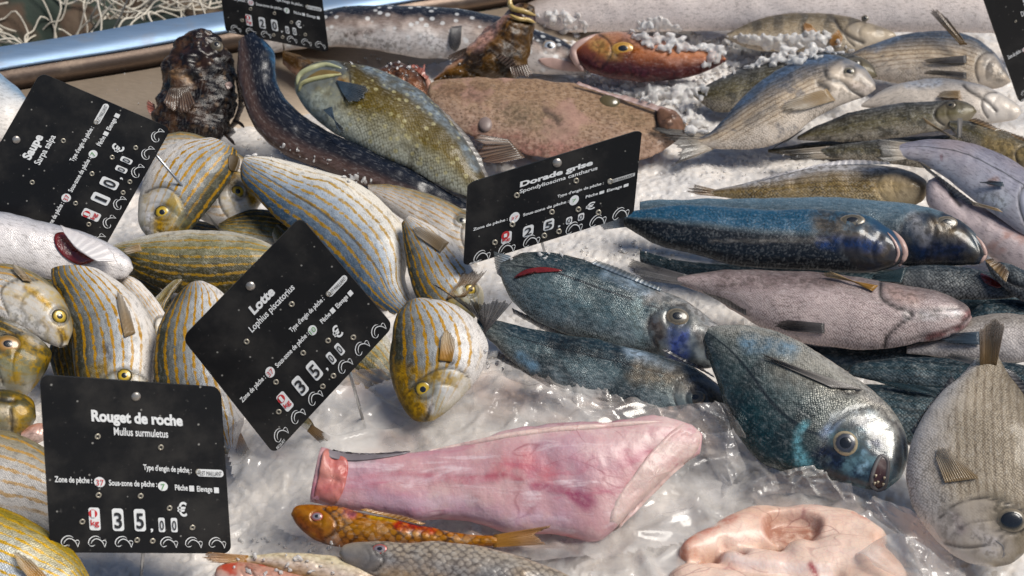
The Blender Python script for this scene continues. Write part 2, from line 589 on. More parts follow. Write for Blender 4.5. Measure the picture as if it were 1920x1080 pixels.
def add_fin(root, bv, P0, n, f, FM, seed=0):
    nm, base, tip, mk = f['n'], smooth(pts(f['base'])), smooth(pts(f['tip'])), f['m']
    nr, nt = f.get('rays', 16), 12
    k = nr * 4 + 1
    x = np.linspace(0, 1, k)
    A, B = resample(base, x), resample(tip, x)
    rr = np.random.default_rng(seed + 31)
    jag = np.interp(x * nr, np.arange(nr + 1), 1 - f.get('jag', .12) * rr.random(nr + 1))
    jag = jag * (1 - .05 * (np.cos(x * nr * 2 * math.pi) < 0))
    if f.get('on', False):
        h0, _ = hit(bv, A[k // 2], P0, n)
        o0 = (h0 - P0) @ n + .0006
    else:
        o0 = f.get('off', 0.0)
    l0, l1 = f.get('lift', (0, 0))
    prof = f.get('prof', .35 if f.get('on') else .12)
    jag = jag * (1 - prof * np.abs(2 * x - 1) ** 2.2)
    y = np.linspace(0, 1, nt)
    V, att = [], []
    for i in range(nt):
        a = y[i]
        pp = A + (B - A) * (a * jag)[:, None]
        off = o0 + l0 + (l1 - l0) * a ** f.get('pw', 1.0)
        q = on_plane(pp, P0 + n * off, n)
        if f.get('on', False):
            for j in range(k):
                d = rays([pp[j]])[0]
                loc = bv.ray_cast(Vector(CAM), Vector(d))[0]
                if loc is not None:
                    q[j] = np.array(loc) + n * (.0009 + l0 + (l1 - l0) * .5 * a)
        q = q + n * (.0003 * f.get('rib', 1) * np.cos(x * nr * 2 * math.pi) + f.get('wave', .0015) * np.sin(x * 7 + seed) * a)[:, None]
        V.append(q)
        att.append(np.stack([x * nr, np.full(k, a), x * 0], 1))
    o = mesh(nm, np.vstack(V), grid_faces(nt, k), FM[mk], root, {'fv': np.vstack(att)})
    md = o.modifiers.new('thickness', 'SOLIDIFY')
    md.thickness = .0005
    md.offset = 0
    return o

FISH_SEED = [100]
def fish(name, label, cat, group, D, V, mat, z=.028, tilt=30, az=0, r=.33, sg=.27, eyes=(), fins=(), creases=(), FM=None, EM=None, eye_m='gold', body_name='body',
         eye_kw=None, c=None, **kw):
    FISH_SEED[0] += 3
    D, V = pts(D), pts(V)
    cpx = (np.vstack([D, V]).min(0) + np.vstack([D, V]).max(0)) / 2 if c is None else np.array(c, float)
    P0, n = frame(cpx, z, tilt, az)
    for k in ('salema', 'scorpionfish', 'mullet'):
        if name.endswith('_' + k) and name != 'red_mullet':
            name = k
    if name.endswith('_bream') or name == 'bent_head_bream':
        name = 'sea_bream'
    if name.endswith('_conger_eel'):
        name = 'conger_eel'
    root = thing(name, (P0[0], P0[1], 0), label, cat, group)
    mk = next((v for k, v in MARKS.items() if k in label), [])
    creases = list(creases)
    for e in eyes:
        w = np.linspace(0, 2 * math.pi, 17)
        creases.append((np.column_stack([e[0] + e[2] * 1.12 * np.cos(w), e[1] + e[2] * 1.05 * np.sin(w)]), max(2.2, e[2] * .2), .55))
    o, bv, wm = body_mesh(body_name, D, V, mat, root, P0, n, r=r, sg=sg, creases=creases, marks=mk, seed=FISH_SEED[0], **kw)
    for e in eyes:
        add_eye(root, bv, e[:2], e[2], EYES[e[3] if len(e) > 3 else eye_m], P0, n, **(eye_kw or {}))
    for i, f in enumerate(fins):
        add_fin(root, bv, P0, n, f, FINS, FISH_SEED[0] + i)
    root['_frame'] = [*P0, *n]
    return root, bv, P0, n

def fin(n, base, tip, m, **kw):
    return dict(n=n, base=base, tip=tip, m=m, **kw)
# ---------------------------------------------------------------- setting: ice bed, tray, ground beyond
def chips(xy, f, seed, tilt, drop):
    """broken flakes: every cell is a small plane of its own height and slope"""
    q = xy * f
    c = np.floor(q).astype(np.int64)
    best = np.full(len(q), 9.0); h = np.zeros(len(q))
    for dx in (-1, 0, 1):
        for dy in (-1, 0, 1):
            ci, cj = c[:, 0] + dx, c[:, 1] + dy
            ox = q[:, 0] - ci - _h(ci, cj, ci * 0, seed); oy = q[:, 1] - cj - _h(ci, cj, ci * 0 + 7, seed)
            d = np.hypot(ox, oy) + .25 * _h(ci, cj, ci * 0 + 3, seed)
            a = 6.283 * _h(ci, cj, ci * 0 + 5, seed)
            v = drop * _h(ci, cj, ci * 0 + 9, seed) + tilt * (ox * np.cos(a) + oy * np.sin(a)) * _h(ci, cj, ci * 0 + 11, seed)
            m = d < best
            h = np.where(m, v, h); best = np.where(m, d, best)
    return h
def ice_height(xy):
    P = np.column_stack([xy, np.zeros(len(xy))])
    h = .006 * vnoise(P, 9, 8) + .004 * vnoise(P, 24, 9)
    w = xy + .004 * np.column_stack([vnoise(P, 130, 3), vnoise(P, 130, 4)])
    return h + chips(w, 95, 1, .0026, .0018) + chips(w, 230, 2, .0018, .0014) - .004

def ice_material():
    b = NB('crushed_ice')
    p = b.obj()
    n = b.noise(p, 22, 4)
    c = b.mix(b.step(n, .35, .68), (.72, .665, .61), (.58, .55, .525))
    v = b.voro(p, 170, 1.0, dims='3D')
    sc = b.n('SeparateColor'); b.t.links.new(v.outputs['Color'], sc.inputs[0])
    c = b.mix(b.m('MULTIPLY', b.step(sc.outputs[0], .6, .9), .3), c, (.55, .54, .54))
    h = b.m('ADD', b.m('MULTIPLY', v.outputs['Distance'], -1.0), b.m('MULTIPLY', b.noise(p, 500, 3), .5))
    b.set(Base_Color=c, Roughness=.3, Subsurface_Weight=.35, Subsurface_Scale=.012, Subsurface_Radius=(1, .95, .9), Normal=b.bump(h, .4, .0016))
    return b.mat
ICE = ice_material()

def clear_ice():
    b = NB('clear_ice_lump')
    p = b.obj()
    b.set(Base_Color=b.mix(b.step(b.noise(p, 90, 3), .4, .65), (.92, .89, .86), (.80, .78, .76)), Roughness=.14, Transmission_Weight=.5, IOR=1.31,
          Subsurface_Weight=.3, Subsurface_Scale=.006, Subsurface_Radius=(1, .95, .9), Specular_IOR_Level=.35, Normal=b.bump(b.noise(p, 260, 4), .3, .001))
    return b.mat
ICE_LUMP = clear_ice()

nx, ny = 860, 960
X, Y = np.meshgrid(np.linspace(-.62, .80, nx), np.linspace(.46, 2.05, ny))
xy = np.column_stack([X.ravel(), Y.ravel()])
# the tray's inner wall runs obliquely along the far left side
RIM_A, RIM_B = at_z([(-40, 168), (640, 52)], .035)     # foot of the lip, inner edge
zz = ice_height(xy)
rim_d = unit((RIM_B - RIM_A)[:2])
rim_n = np.array([-rim_d[1], rim_d[0]])                # away from the camera
side = (xy - RIM_A[:2]) @ rim_n
keep = (side < .10).reshape(ny, nx)
back = np.clip((side + .16) / .2, 0, 1) * np.clip((-xy[:, 0] - .10) / .12, 0, 1)
zz = zz - .03 * back
ok = keep[:-1, :-1] & keep[1:, :-1] & keep[:-1, 1:] & keep[1:, 1:]
F = grid_faces(ny, nx)[ok.ravel()]
ice = mesh('crushed_ice', np.column_stack([xy, zz]), F, ICE)
tag(ice, 'bed of white crushed ice spread under the fish', 'ice', kind='stuff')

STEEL = None
def steel(name, col, rough, metal=.9, streak=True):
    b = NB(name)
    p = b.obj()
    st = b.n('Mapping'); b.t.links.new(p, st.inputs[0])
    st.inputs['Rotation'].default_value = (0, 0, -math.atan2(rim_d[1], rim_d[0]))
    st.inputs['Scale'].default_value = (6, 160, 160)
    n = b.noise(st.outputs[0], 4, 4)
    g = b.noise(p, 26, 5, .65)
    c = b.mix(b.m('MULTIPLY', b.step(n, .3, .7), .35), col, tuple(x * .62 for x in col))
    c = b.mix(b.m('MULTIPLY', b.step(g, .5, .7), .3), c, (.35, .27, .20))
    b.set(Base_Color=c, Metallic=metal, Roughness=b.m('MULTIPLY_ADD', g, .3, rough - .12), Normal=b.bump(b.m('ADD', n, g), .12, .001))
    return b.mat
RIM_M = steel('rim_steel', (.32, .45, .62), .52, .7)  # blue base colour paints the sky's reflection into the steel
WALL_M = steel('tray_wall_steel', (.50, .40, .30), .42, .55)
LIP_M = steel('lip_steel', (.12, .085, .065), .38, .6)

tray = thing('display_tray', (RIM_A[0], RIM_A[1], 0), 'stainless steel fish display tray with a flat bluish rim along the far left edge', 'display tray')
def strip(name, a_off, a_z, b_off, b_z, mat, n=60, wob=.0006, L0=-.5, L1=1.3, th=.002):
    V = []
    for k in range(n + 1):
        s = L0 + (L1 - L0) * k / n
        for o, z in ((a_off, a_z), (b_off, b_z)):
            q = RIM_A[:2] + rim_d * s + rim_n * o
            V.append((q[0], q[1], z + wob * math.sin(s * 31 + o * 40)))
    F = [(2 * k, 2 * k + 2, 2 * k + 3, 2 * k + 1) for k in range(n)]
    o = mesh(name, V, F, mat, tray)
    m = o.modifiers.new('thickness', 'SOLIDIFY'); m.thickness = th; m.offset = 0
    return o
strip('rim', .004, .050, .052, .053, RIM_M, th=.004)
strip('lip', .0, .028, .003, .048, LIP_M)
strip('inner_wall', -.17, -.055, -.003, .027, WALL_M)
strip('outer_wall', .054, -.16, .056, .049, LIP_M)
strip('base', -1.9, -.062, -.172, -.058, WALL_M)

gm = plain('market_ground', (.055, .05, .045), .8, var=.6, scale=6, bump=.5)
g = mesh('ground', [(-60, -30, -.85), (60, -30, -.85), (60, 90, -.85), (-60, 90, -.85)], [(0, 1, 2, 3)], gm)
tag(g, 'dark market ground behind and under the stall', 'ground', kind='structure')

# netting heaped beyond the rim
crate_m = plain('brown_crate', (.075, .045, .028), .7, var=.7, scale=14)
dark_green = plain('dark_green_cloth', (.012, .022, .014), .8, var=.6, scale=9, bump=.6)
strand_m = plain('net_cord', (.66, .60, .50), .75, var=.4, scale=60)
net = thing('fishing_net', (*(RIM_A[:2] + rim_n * .28), -.08), 'tangled beige fishing net heaped over a dark basket behind the steel rim', 'fishing net')
NP0 = at_z([(200, 40)], .0)[0] + np.array([0, .14, 0])
nx_, ny_ = 90, 50
V = []
hr = np.random.default_rng(5)
gx, gy = np.meshgrid(np.linspace(-.62, .45, nx_), np.linspace(-.10, .55, ny_))
Pn = np.column_stack([gx.ravel(), gy.ravel(), gx.ravel() * 0])
hz = -.10 + .07 * vnoise(Pn, 6, 2) + .05 * vnoise(Pn, 14, 3) + .10 * np.clip(gy.ravel() / .4, 0, 1)
hv = Pn + NP0 * [1, 1, 0]
hv[:, 2] = hz
hz_g = hz.reshape(ny_, nx_)
b = NB('net_heap_cloth')
pp = b.obj()
cc = b.ramp(b.noise(pp, 9, 3), [(.34, (.012, .016, .012)), (.47, (.02, .034, .024)), (.54, (.07, .042, .025)), (.66, (.11, .08, .05))])
b.set(Base_Color=cc, Roughness=.85, Normal=b.bump(b.noise(pp, 60, 4), .6, .004))
mesh('heap', hv, grid_faces(ny_, nx_), b.mat, net)
def heap_z(x, y):
    j = np.clip((x + .62) / 1.07 * (nx_ - 1), 0, nx_ - 1.001); i = np.clip((y + .10) / .65 * (ny_ - 1), 0, ny_ - 1.001)
    return hz_g[int(i), int(j)]
SV, SF = [], []
for k in range(120):
    x, y = hr.uniform(-.5, .4), hr.uniform(-.09, .4)
    a = hr.uniform(0, 6.28)
    ln = []
    lift = hr.uniform(.006, .035)
    for q in range(26):
        ln.append((NP0[0] + x, NP0[1] + y, heap_z(x, y) + lift * (1 + .6 * math.sin(q * .7 + k))))
        a += hr.normal(.12, .42)
        x += .016 * math.cos(a); y += .016 * math.sin(a)
    v, f = tube(smooth(np.array(ln), 3), .0009 + .0006 * hr.random(), 6)
    f = [tuple(i + len(SV) for i in q) for q in f]
    SV += v; SF += f
mo = mesh('netting', SV, SF, strand_m, net)
mo['kind'] = 'stuff'

# white carrier bag with green leaf prints beyond the fish
bagw = plain('white_plastic', (.72, .72, .72), .35, var=.2, scale=30, bump=.4, bd=.004)
leaf_m = plain('green_print', (.02, .17, .05), .4, var=.2)
BP = at_z([(965, 12)], .03)[0]
bag = thing('carrier_bag', (BP[0], BP[1], 0), 'white plastic bag printed with green leaves at the far end of the ice', 'plastic bag')
gx, gy = np.meshgrid(np.linspace(0, 1, 50), np.linspace(0, 1, 40))
px = np.column_stack([862 + 270 * gx.ravel(), 24 - 90 * gy.ravel() + 8 * np.sin(gx.ravel() * 9)])
bn = unit(np.array([0, -.8, .6]))
bv_ = on_plane(px, BP + np.array([0, .05, .01]), bn)
w_ = fbm(bv_, 22, 3, 4)
f1_, f2_ = worley(bv_[:, :2], 30, 6)
bv_ = bv_ + bn * (.010 * w_ + .008 * np.abs(f2_ - f1_))[:, None]
bo = mesh('film', bv_, grid_faces(40, 50), bagw, bag)
bo.modifiers.new('thickness', 'SOLIDIFY').thickness = .001
bb = BVHTree.FromPolygons([Vector(v) for v in bv_], [tuple(f) for f in grid_faces(40, 50)])
def leaf(px_c, L, ang):
    out = []
    for t in np.linspace(0, 1, 9):
        out.append((L * (t - .5), .26 * L * math.sin(math.pi * t)))
    for t in np.linspace(1, 0, 9)[1:-1]:
        out.append((L * (t - .5), -.26 * L * math.sin(math.pi * t)))
    o = np.array(out)
    R = np.array([[math.cos(ang), -math.sin(ang)], [math.sin(ang), math.cos(ang)]])
    q = o @ R.T + px_c
    v = []
    for p in np.vstack([q, [px_c]]):
        h, nn = hit(bb, p, BP, bn)
        v.append(h + unit(CAM - h) * .0025)
    n = len(q)
    lo = mesh('leaf_print', v, [(i, (i + 1) % n, n) for i in range(n)], leaf_m, bag)
for c_, L_, a_ in (((886, 12), 17, 1.7), ((907, 16), 18, -.8), ((899, 2), 14, .4), ((940, 16), 13, 1.2), ((982, 8), 17, -.9), ((962, 3), 12, .5), ((920, -6), 14, .3), ((994, 2), 12, .9)):
    leaf(np.array(c_, float), L_, a_)
# ---------------------------------------------------------------- skins, fins, eyes
GOLD = (.50, .25, .008)
SALEMA = skin('salema_skin', (.70, .66, .62), (.42, .43, .44), (.055, .055, .035), head=(.20, .17, .05), stripes=9, stripe_c=(.46, .25, .004), stripe_amt=.95, scale=360, metal=.10, scale_amt=.4,
              edges=(.10, .45, .92), head_m=((.36, .23, .01), 60, .55))
SALEMA_PALE = skin('salema_pale_skin', (.70, .66, .62), (.48, .46, .44), (.22, .19, .12), head=(.56, .52, .45), stripes=8, stripe_c=(.52, .28, .03), stripe_amt=.6, scale=360, metal=0.07,
                   scale_amt=.25, head_m=((.46, .31, .03), 120, .38), edges=(.2, .55, .95))
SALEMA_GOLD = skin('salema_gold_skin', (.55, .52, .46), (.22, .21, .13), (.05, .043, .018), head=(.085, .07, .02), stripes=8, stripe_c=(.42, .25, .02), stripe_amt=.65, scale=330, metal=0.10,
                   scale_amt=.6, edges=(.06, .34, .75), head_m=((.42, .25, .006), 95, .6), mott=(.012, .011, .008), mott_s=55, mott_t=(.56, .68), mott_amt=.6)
SALEMA_BLUE = skin('salema_blue_skin', (.76, .71, .63), (.36, .40, .45), (.07, .11, .16), stripes=8.5, stripe_c=(.42, .25, .025), stripe_amt=.85, scale=380, metal=0.05, scale_amt=.4, edges=(.14, .45, .9), lat=.6)
BREAM_BLUE = skin('blue_bream_skin', (.22, .26, .27), (.12, .165, .175), (.025, .05, .065), head=(.36, .36, .35), fleck=1.5, sat=1.1, coat=.45, scale=330, metal=.18, rough=.26, scale_amt=.85, scale_c=(.012, .02, .025),
                  edges=(.1, .45, .85), mott=(.018, .02, .02), mott_s=26, mott_t=(.54, .66), mott_amt=.6, warm=((.19, .18, .15), .5), lat=.85, head_m=((.05, .07, .10), 28, .85))
BREAM_TEAL = skin('teal_bream_skin', (.46, .43, .37), (.15, .18, .175), (.012, .045, .052), head=(.06, .07, .085), fleck=1.5, sat=1.1, coat=.45, scale=300, metal=.18, rough=.25, scale_amt=.85, scale_c=(.01, .02, .022),
                  edges=(.1, .5, .85), bars=4, bar_c=(.03, .035, .035), warm=((.21, .205, .18), .5), lat=.8, head_m=((.22, .36, .40), 34, .7))
BREAM_TAN = skin('tan_bream_skin', (.66, .58, .50), (.54, .44, .33), (.075, .10, .14), head=(.50, .44, .38), scale=260, metal=0.07, scale_amt=.7, scale_c=(.10, .08, .06), rows=200, row_amt=.6,
                 edges=(.15, .45, .85), mott=(.045, .06, .09), mott_s=40, mott_t=(.54, .66), mott_amt=.6, rn=.22)
BREAM_GOLDEN = skin('golden_bream_skin', (.62, .57, .53), (.50, .42, .32), (.19, .15, .10), sat=1.0, head=(.40, .35, .31), scale=300, metal=0.07, scale_amt=.6, scale_c=(.10, .075, .045), rows=190, row_amt=.45,
                    edges=(.05, .35, .98), head_m=((.42, .39, .36), 40, .6))
BREAM_OLIVE = skin('olive_bream_skin', (.36, .32, .26), (.13, .11, .055), (.10, .10, .10), head=(.14, .11, .06), scale=260, metal=0.10, scale_amt=.8, scale_c=(.02, .018, .012), rows=230, row_amt=.5,
                   edges=(.12, .4, .85), mott=(.03, .028, .02), mott_s=60, mott_t=(.5, .62))
BREAM_BAR = skin('barred_bream_skin', (.56, .48, .38), (.42, .34, .24), (.17, .14, .10), head=(.46, .40, .33), bars=7, bar_c=(.05, .045, .04), scale=260, metal=0.07, scale_amt=.6, scale_c=(.06, .05, .04))
BREAM_PALE = skin('pale_bream_skin', (.70, .63, .56), (.64, .57, .50), (.40, .38, .37), head=(.60, .56, .52), scale=300, metal=0.07, scale_amt=.3, edges=(.2, .6, .95))
BREAM_PINK = skin('pinkish_bream_skin', (.56, .47, .45), (.46, .38, .37), (.20, .16, .15), head=(.38, .31, .30), scale=300, metal=0.07, scale_amt=.65, scale_c=(.12, .09, .085), edges=(.3, .6, .9),
                  rn=.25, head_m=((.16, .09, .09), 45, .6), mott=(.12, .09, .085), mott_s=30, mott_t=(.58, .72), mott_amt=.5)
LILAC = skin('lilac_bream_skin', (.52, .51, .55), (.36, .355, .41), (.22, .21, .25), head=(.52, .53, .58), scale=420, metal=0.07, scale_amt=.18, edges=(.1, .5, .95), lat=.7, warm=((.46, .36, .33), .35))
ROSY = skin('rosy_bream_skin', (.62, .53, .52), (.58, .50, .50), (.40, .33, .34), scale=420, metal=.2, scale_amt=.18, patch=((.50, .33, .29), 16, .55, .8))
BASS = skin('sea_bass_skin', (.012, .014, .018), (.10, .13, .15), (.045, .125, .20), head=(.075, .06, .05), scale=330, metal=.15, rough=.36, scale_amt=1.0, scale_c=(.008, .02, .03), edges=(.42, .50, .58),  # black belly: dark pigment with the shade painted in
            rn=.025, fleck=.5, coat=.4, head_amt=.5, head_m=((.02, .035, .07), 24, .6))
BASS_GREY = skin('grey_sea_bass_skin', (.018, .022, .03), (.10, .13, .15), (.16, .23, .28), head=(.14, .115, .085), scale=330, metal=.18, rough=.26, scale_amt=.55, scale_c=(.03, .04, .045), edges=(.22, .5, .9),
                 rn=.1, head_m=((.02, .035, .06), 24, .85))
SCALY = skin('dark_scaly_skin', (.16, .16, .16), (.11, .12, .125), (.04, .055, .065), scale=215, metal=.18, scale_amt=1.0, scale_c=(.012, .014, .016), edges=(.1, .45, .95), head=(.22, .21, .2))
SCALY_TEAL = skin('teal_scaly_skin', (.10, .13, .145), (.05, .085, .10), (.02, .04, .05), scale=215, metal=.18, scale_amt=.95, scale_c=(.008, .015, .018), rows=160, row_amt=.5)
SILVER_SCALY = skin('silver_scaly_skin', (.52, .48, .46), (.48, .44, .42), (.30, .27, .24), scale=240, metal=0.07, scale_amt=.55, scale_c=(.14, .12, .115))
HAKE = skin('silver_hake_skin', (.84, .76, .72), (.76, .67, .62), (.36, .29, .24), scale=260, metal=0.07, scale_amt=.4, scale_c=(.22, .19, .18), edges=(.15, .5, .95))
WRASSE = skin('wrasse_skin', (.46, .47, .40), (.14, .10, .014), (.05, .034, .008), head=(.36, .38, .33), scale=170, metal=0.05, scale_amt=.65, scale_c=(.05, .038, .008), edges=(.06, .38, .85),
              spots=((.42, .38, .22), 120, .75), mott=(.035, .026, .008), mott_s=38, mott_t=(.54, .68), mott_amt=.5, head_m=((.09, .12, .16), 30, .5))
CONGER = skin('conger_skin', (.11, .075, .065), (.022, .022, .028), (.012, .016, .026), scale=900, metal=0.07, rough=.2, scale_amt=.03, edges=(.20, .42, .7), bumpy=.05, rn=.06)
CONGER_GREY = skin('grey_conger_skin', (.62, .57, .54), (.30, .24, .21), (.025, .026, .034), scale=900, metal=0.09, rough=.22, scale_amt=.03, edges=(.25, .48, .7), bumpy=.25, rn=.28,
                   spots=((.75, .75, .74), 95, .7), head=(.075, .06, .055))
SCORP_DARK = skin('dark_scorpionfish_skin', (.12, .065, .035), (.055, .029, .017), (.022, .014, .012), scale=420, metal=0.09, rough=.24, scale_amt=.4, mott=(.008, .007, .009), mott_s=75, mott_t=(.44, .56),
                  mott_amt=.9, head=(.03, .022, .024), coat=.1, spots=((.25, .17, .11), 120, .4))
SCORP_BROWN = skin('brown_scorpionfish_skin', (.44, .28, .20), (.17, .085, .02), (.11, .058, .012), scale=420, metal=0.05, rough=.3, scale_amt=.35, mott=(.014, .009, .006), mott_s=40, mott_t=(.46, .58),
                   mott_amt=.85, head=(.17, .095, .04), edges=(.05, .3, .8), patch=((.50, .33, .27), 20, .62, .7))
SCORP_RED = skin('red_scorpionfish_skin', (.50, .26, .18), (.20, .09, .045), (.10, .05, .03), scale=420, metal=.2, rough=.28, scale_amt=.3, mott=(.02, .012, .01), mott_s=50, mott_t=(.48, .6), mott_amt=.75)
ANGLER = skin('anglerfish_skin', (.50, .36, .28), (.46, .33, .235), (.40, .28, .19), scale=700, metal=.0, rough=.5, coat=.12, scale_amt=.2, mott=(.20, .12, .075), mott_s=240, mott_t=(.42, .64), mott_amt=.6,
              patch=((.50, .33, .28), 14, .56, .7), rn=.3, bumpy=.6, spots=((.11, .07, .05), 260, .5))
RED = skin('red_pandora_skin', (.12, .045, .04), (.36, .13, .045), (.54, .33, .24), head=(.40, .21, .13), scale=420, metal=0.09, rough=.26, scale_amt=.35, edges=(.18, .45, .95), head_m=((.13, .05, .05), 30, .7))
MULLET = skin('red_mullet_skin', (.24, .11, .05), (.33, .165, .035), (.40, .17, .05), head=(.24, .085, .035), scale=105, metal=0.09, rough=.27, scale_amt=1.0, scale_c=(.035, .015, .01), edges=(.1, .45, .95),
              head_m=((.36, .19, .06), 90, .5), patch=((.50, .05, .03), 26, .63, .8))
MULLET_GREY = skin('grey_mullet_skin', (.34, .28, .24), (.25, .235, .23), (.40, .34, .27), head=(.13, .125, .125), scale=125, metal=0.07, rough=.27, scale_amt=.8, scale_c=(.08, .065, .06), edges=(.1, .45, .95),
                   mott=(.06, .06, .065), mott_s=30, mott_t=(.5, .65), mott_amt=.5, warm=((.42, .26, .10), .5))
MULLET_PALE = skin('pale_mullet_skin', (.32, .20, .09), (.62, .52, .45), (.66, .58, .42), scale=125, metal=0.09, rough=.28, scale_amt=.35, scale_c=(.26, .16, .09), edges=(.1, .45, .8), warm=((.52, .28, .17), .5))
MULLET_PINK = skin('pink_mullet_skin', (.60, .47, .42), (.62, .45, .40), (.56, .33, .26), scale=125, metal=.2, rough=.28, scale_amt=.3, patch=((.50, .10, .07), 30, .58, .8), head=(.56, .36, .28))
SILVER_WHITE = skin('white_bream_skin', (.80, .76, .74), (.74, .70, .69), (.36, .37, .41), scale=300, metal=0.07, rough=.3, scale_amt=.2, edges=(.35, .7, .97), head=(.68, .65, .65))
BLUE_WHITE = skin('blue_white_skin', (.72, .68, .64), (.60, .60, .60), (.25, .33, .42), scale=300, metal=0.07, scale_amt=.25, edges=(.3, .6, .9))

FINS = {
    'brown': fin_mat('brown_fin', (.26, .15, .05), (.13, .07, .025), amt=.4),
    'gold': fin_mat('golden_fin', (.48, .24, .03), (.44, .32, .17), (.16, .08, .02), .35),
    'dark': fin_mat('dark_fin', (.13, .12, .12), (.012, .012, .015), amt=.5),
    'darkblue': fin_mat('dark_blue_fin', (.03, .05, .075), (.012, .02, .032), (.10, .15, .2), .35),
    'blue': fin_mat('blue_fin', (.20, .25, .30), (.07, .085, .09), (.03, .04, .05), .5),
    'grey': fin_mat('grey_fin', (.36, .33, .30), (.22, .20, .18), (.07, .06, .055), .5),
    'tan': fin_mat('tan_fin', (.40, .27, .13), (.48, .40, .30), (.12, .09, .06), .4),
    'tandark': fin_mat('tan_dark_fin', (.36, .29, .21), (.025, .022, .02), (.05, .04, .03), .45),
    'orange': fin_mat('orange_fin', (.46, .23, .03), (.48, .25, .08), (.20, .07, .015), .5),
    'red': fin_mat('red_fin', (.36, .10, .05), (.38, .08, .05), (.14, .03, .02), .5),
    'pink': fin_mat('pink_fin', (.56, .40, .36), (.46, .29, .25), (.26, .15, .13), .35),
    'scorp': fin_mat('scorpionfish_fin', (.12, .065, .03), (.16, .08, .04), (.015, .01, .008), .8),
    'teal': fin_mat('teal_fin', (.03, .07, .085), (.05, .10, .12), (.01, .02, .025), .6),
    'white': fin_mat('pale_fin', (.62, .59, .59), (.62, .58, .58), (.50, .47, .48), .2),
}
EYES = {
    'gold': eye_mat('golden_eye', (.48, .31, .01), (.05, .04, .015), (.54, .40, .05)),
    'silver': eye_mat('silver_eye', (.17, .15, .10), (.24, .20, .14), (.06, .06, .07)),
    'brass': eye_mat('brass_eye', (.05, .055, .07), (.36, .29, .18), (.02, .02, .025)),
    'dark': eye_mat('dark_eye', (.10, .085, .06), (.20, .16, .11), (.03, .03, .03)),
    'red': eye_mat('red_rimmed_eye', (.20, .16, .18), (.40, .08, .06), (.10, .12, .2)),
    'cloudy': eye_mat('clouded_eye', (.26, .30, .36), (.36, .28, .20), (.22, .27, .34)),
    'orange': eye_mat('orange_eye', (.50, .25, .03), (.55, .30, .06), (.55, .42, .15)),
    'blue': eye_mat('bluish_eye', (.34, .17, .03), (.20, .12, .03), (.06, .12, .2)),
}
GILL = plain('gill_red', (.16, .012, .010), .25, var=.6, scale=60, bump=.7, coat=.8, sss=.1)
MOUTH = plain('mouth_dark', (.05, .016, .013), .4, var=.5, scale=60, coat=.5)
LIP = plain('lip_pink', (.50, .33, .28), .45, var=.4, scale=90, coat=.2)
LIP_GREY = plain('lip_grey', (.13, .12, .12), .5, var=.5, scale=90)
TOOTH = plain('tooth_ivory', (.62, .52, .36), .35, var=.1)
BONE = plain('jaw_yellow', (.52, .36, .12), .35, var=.4, scale=60, coat=.4)
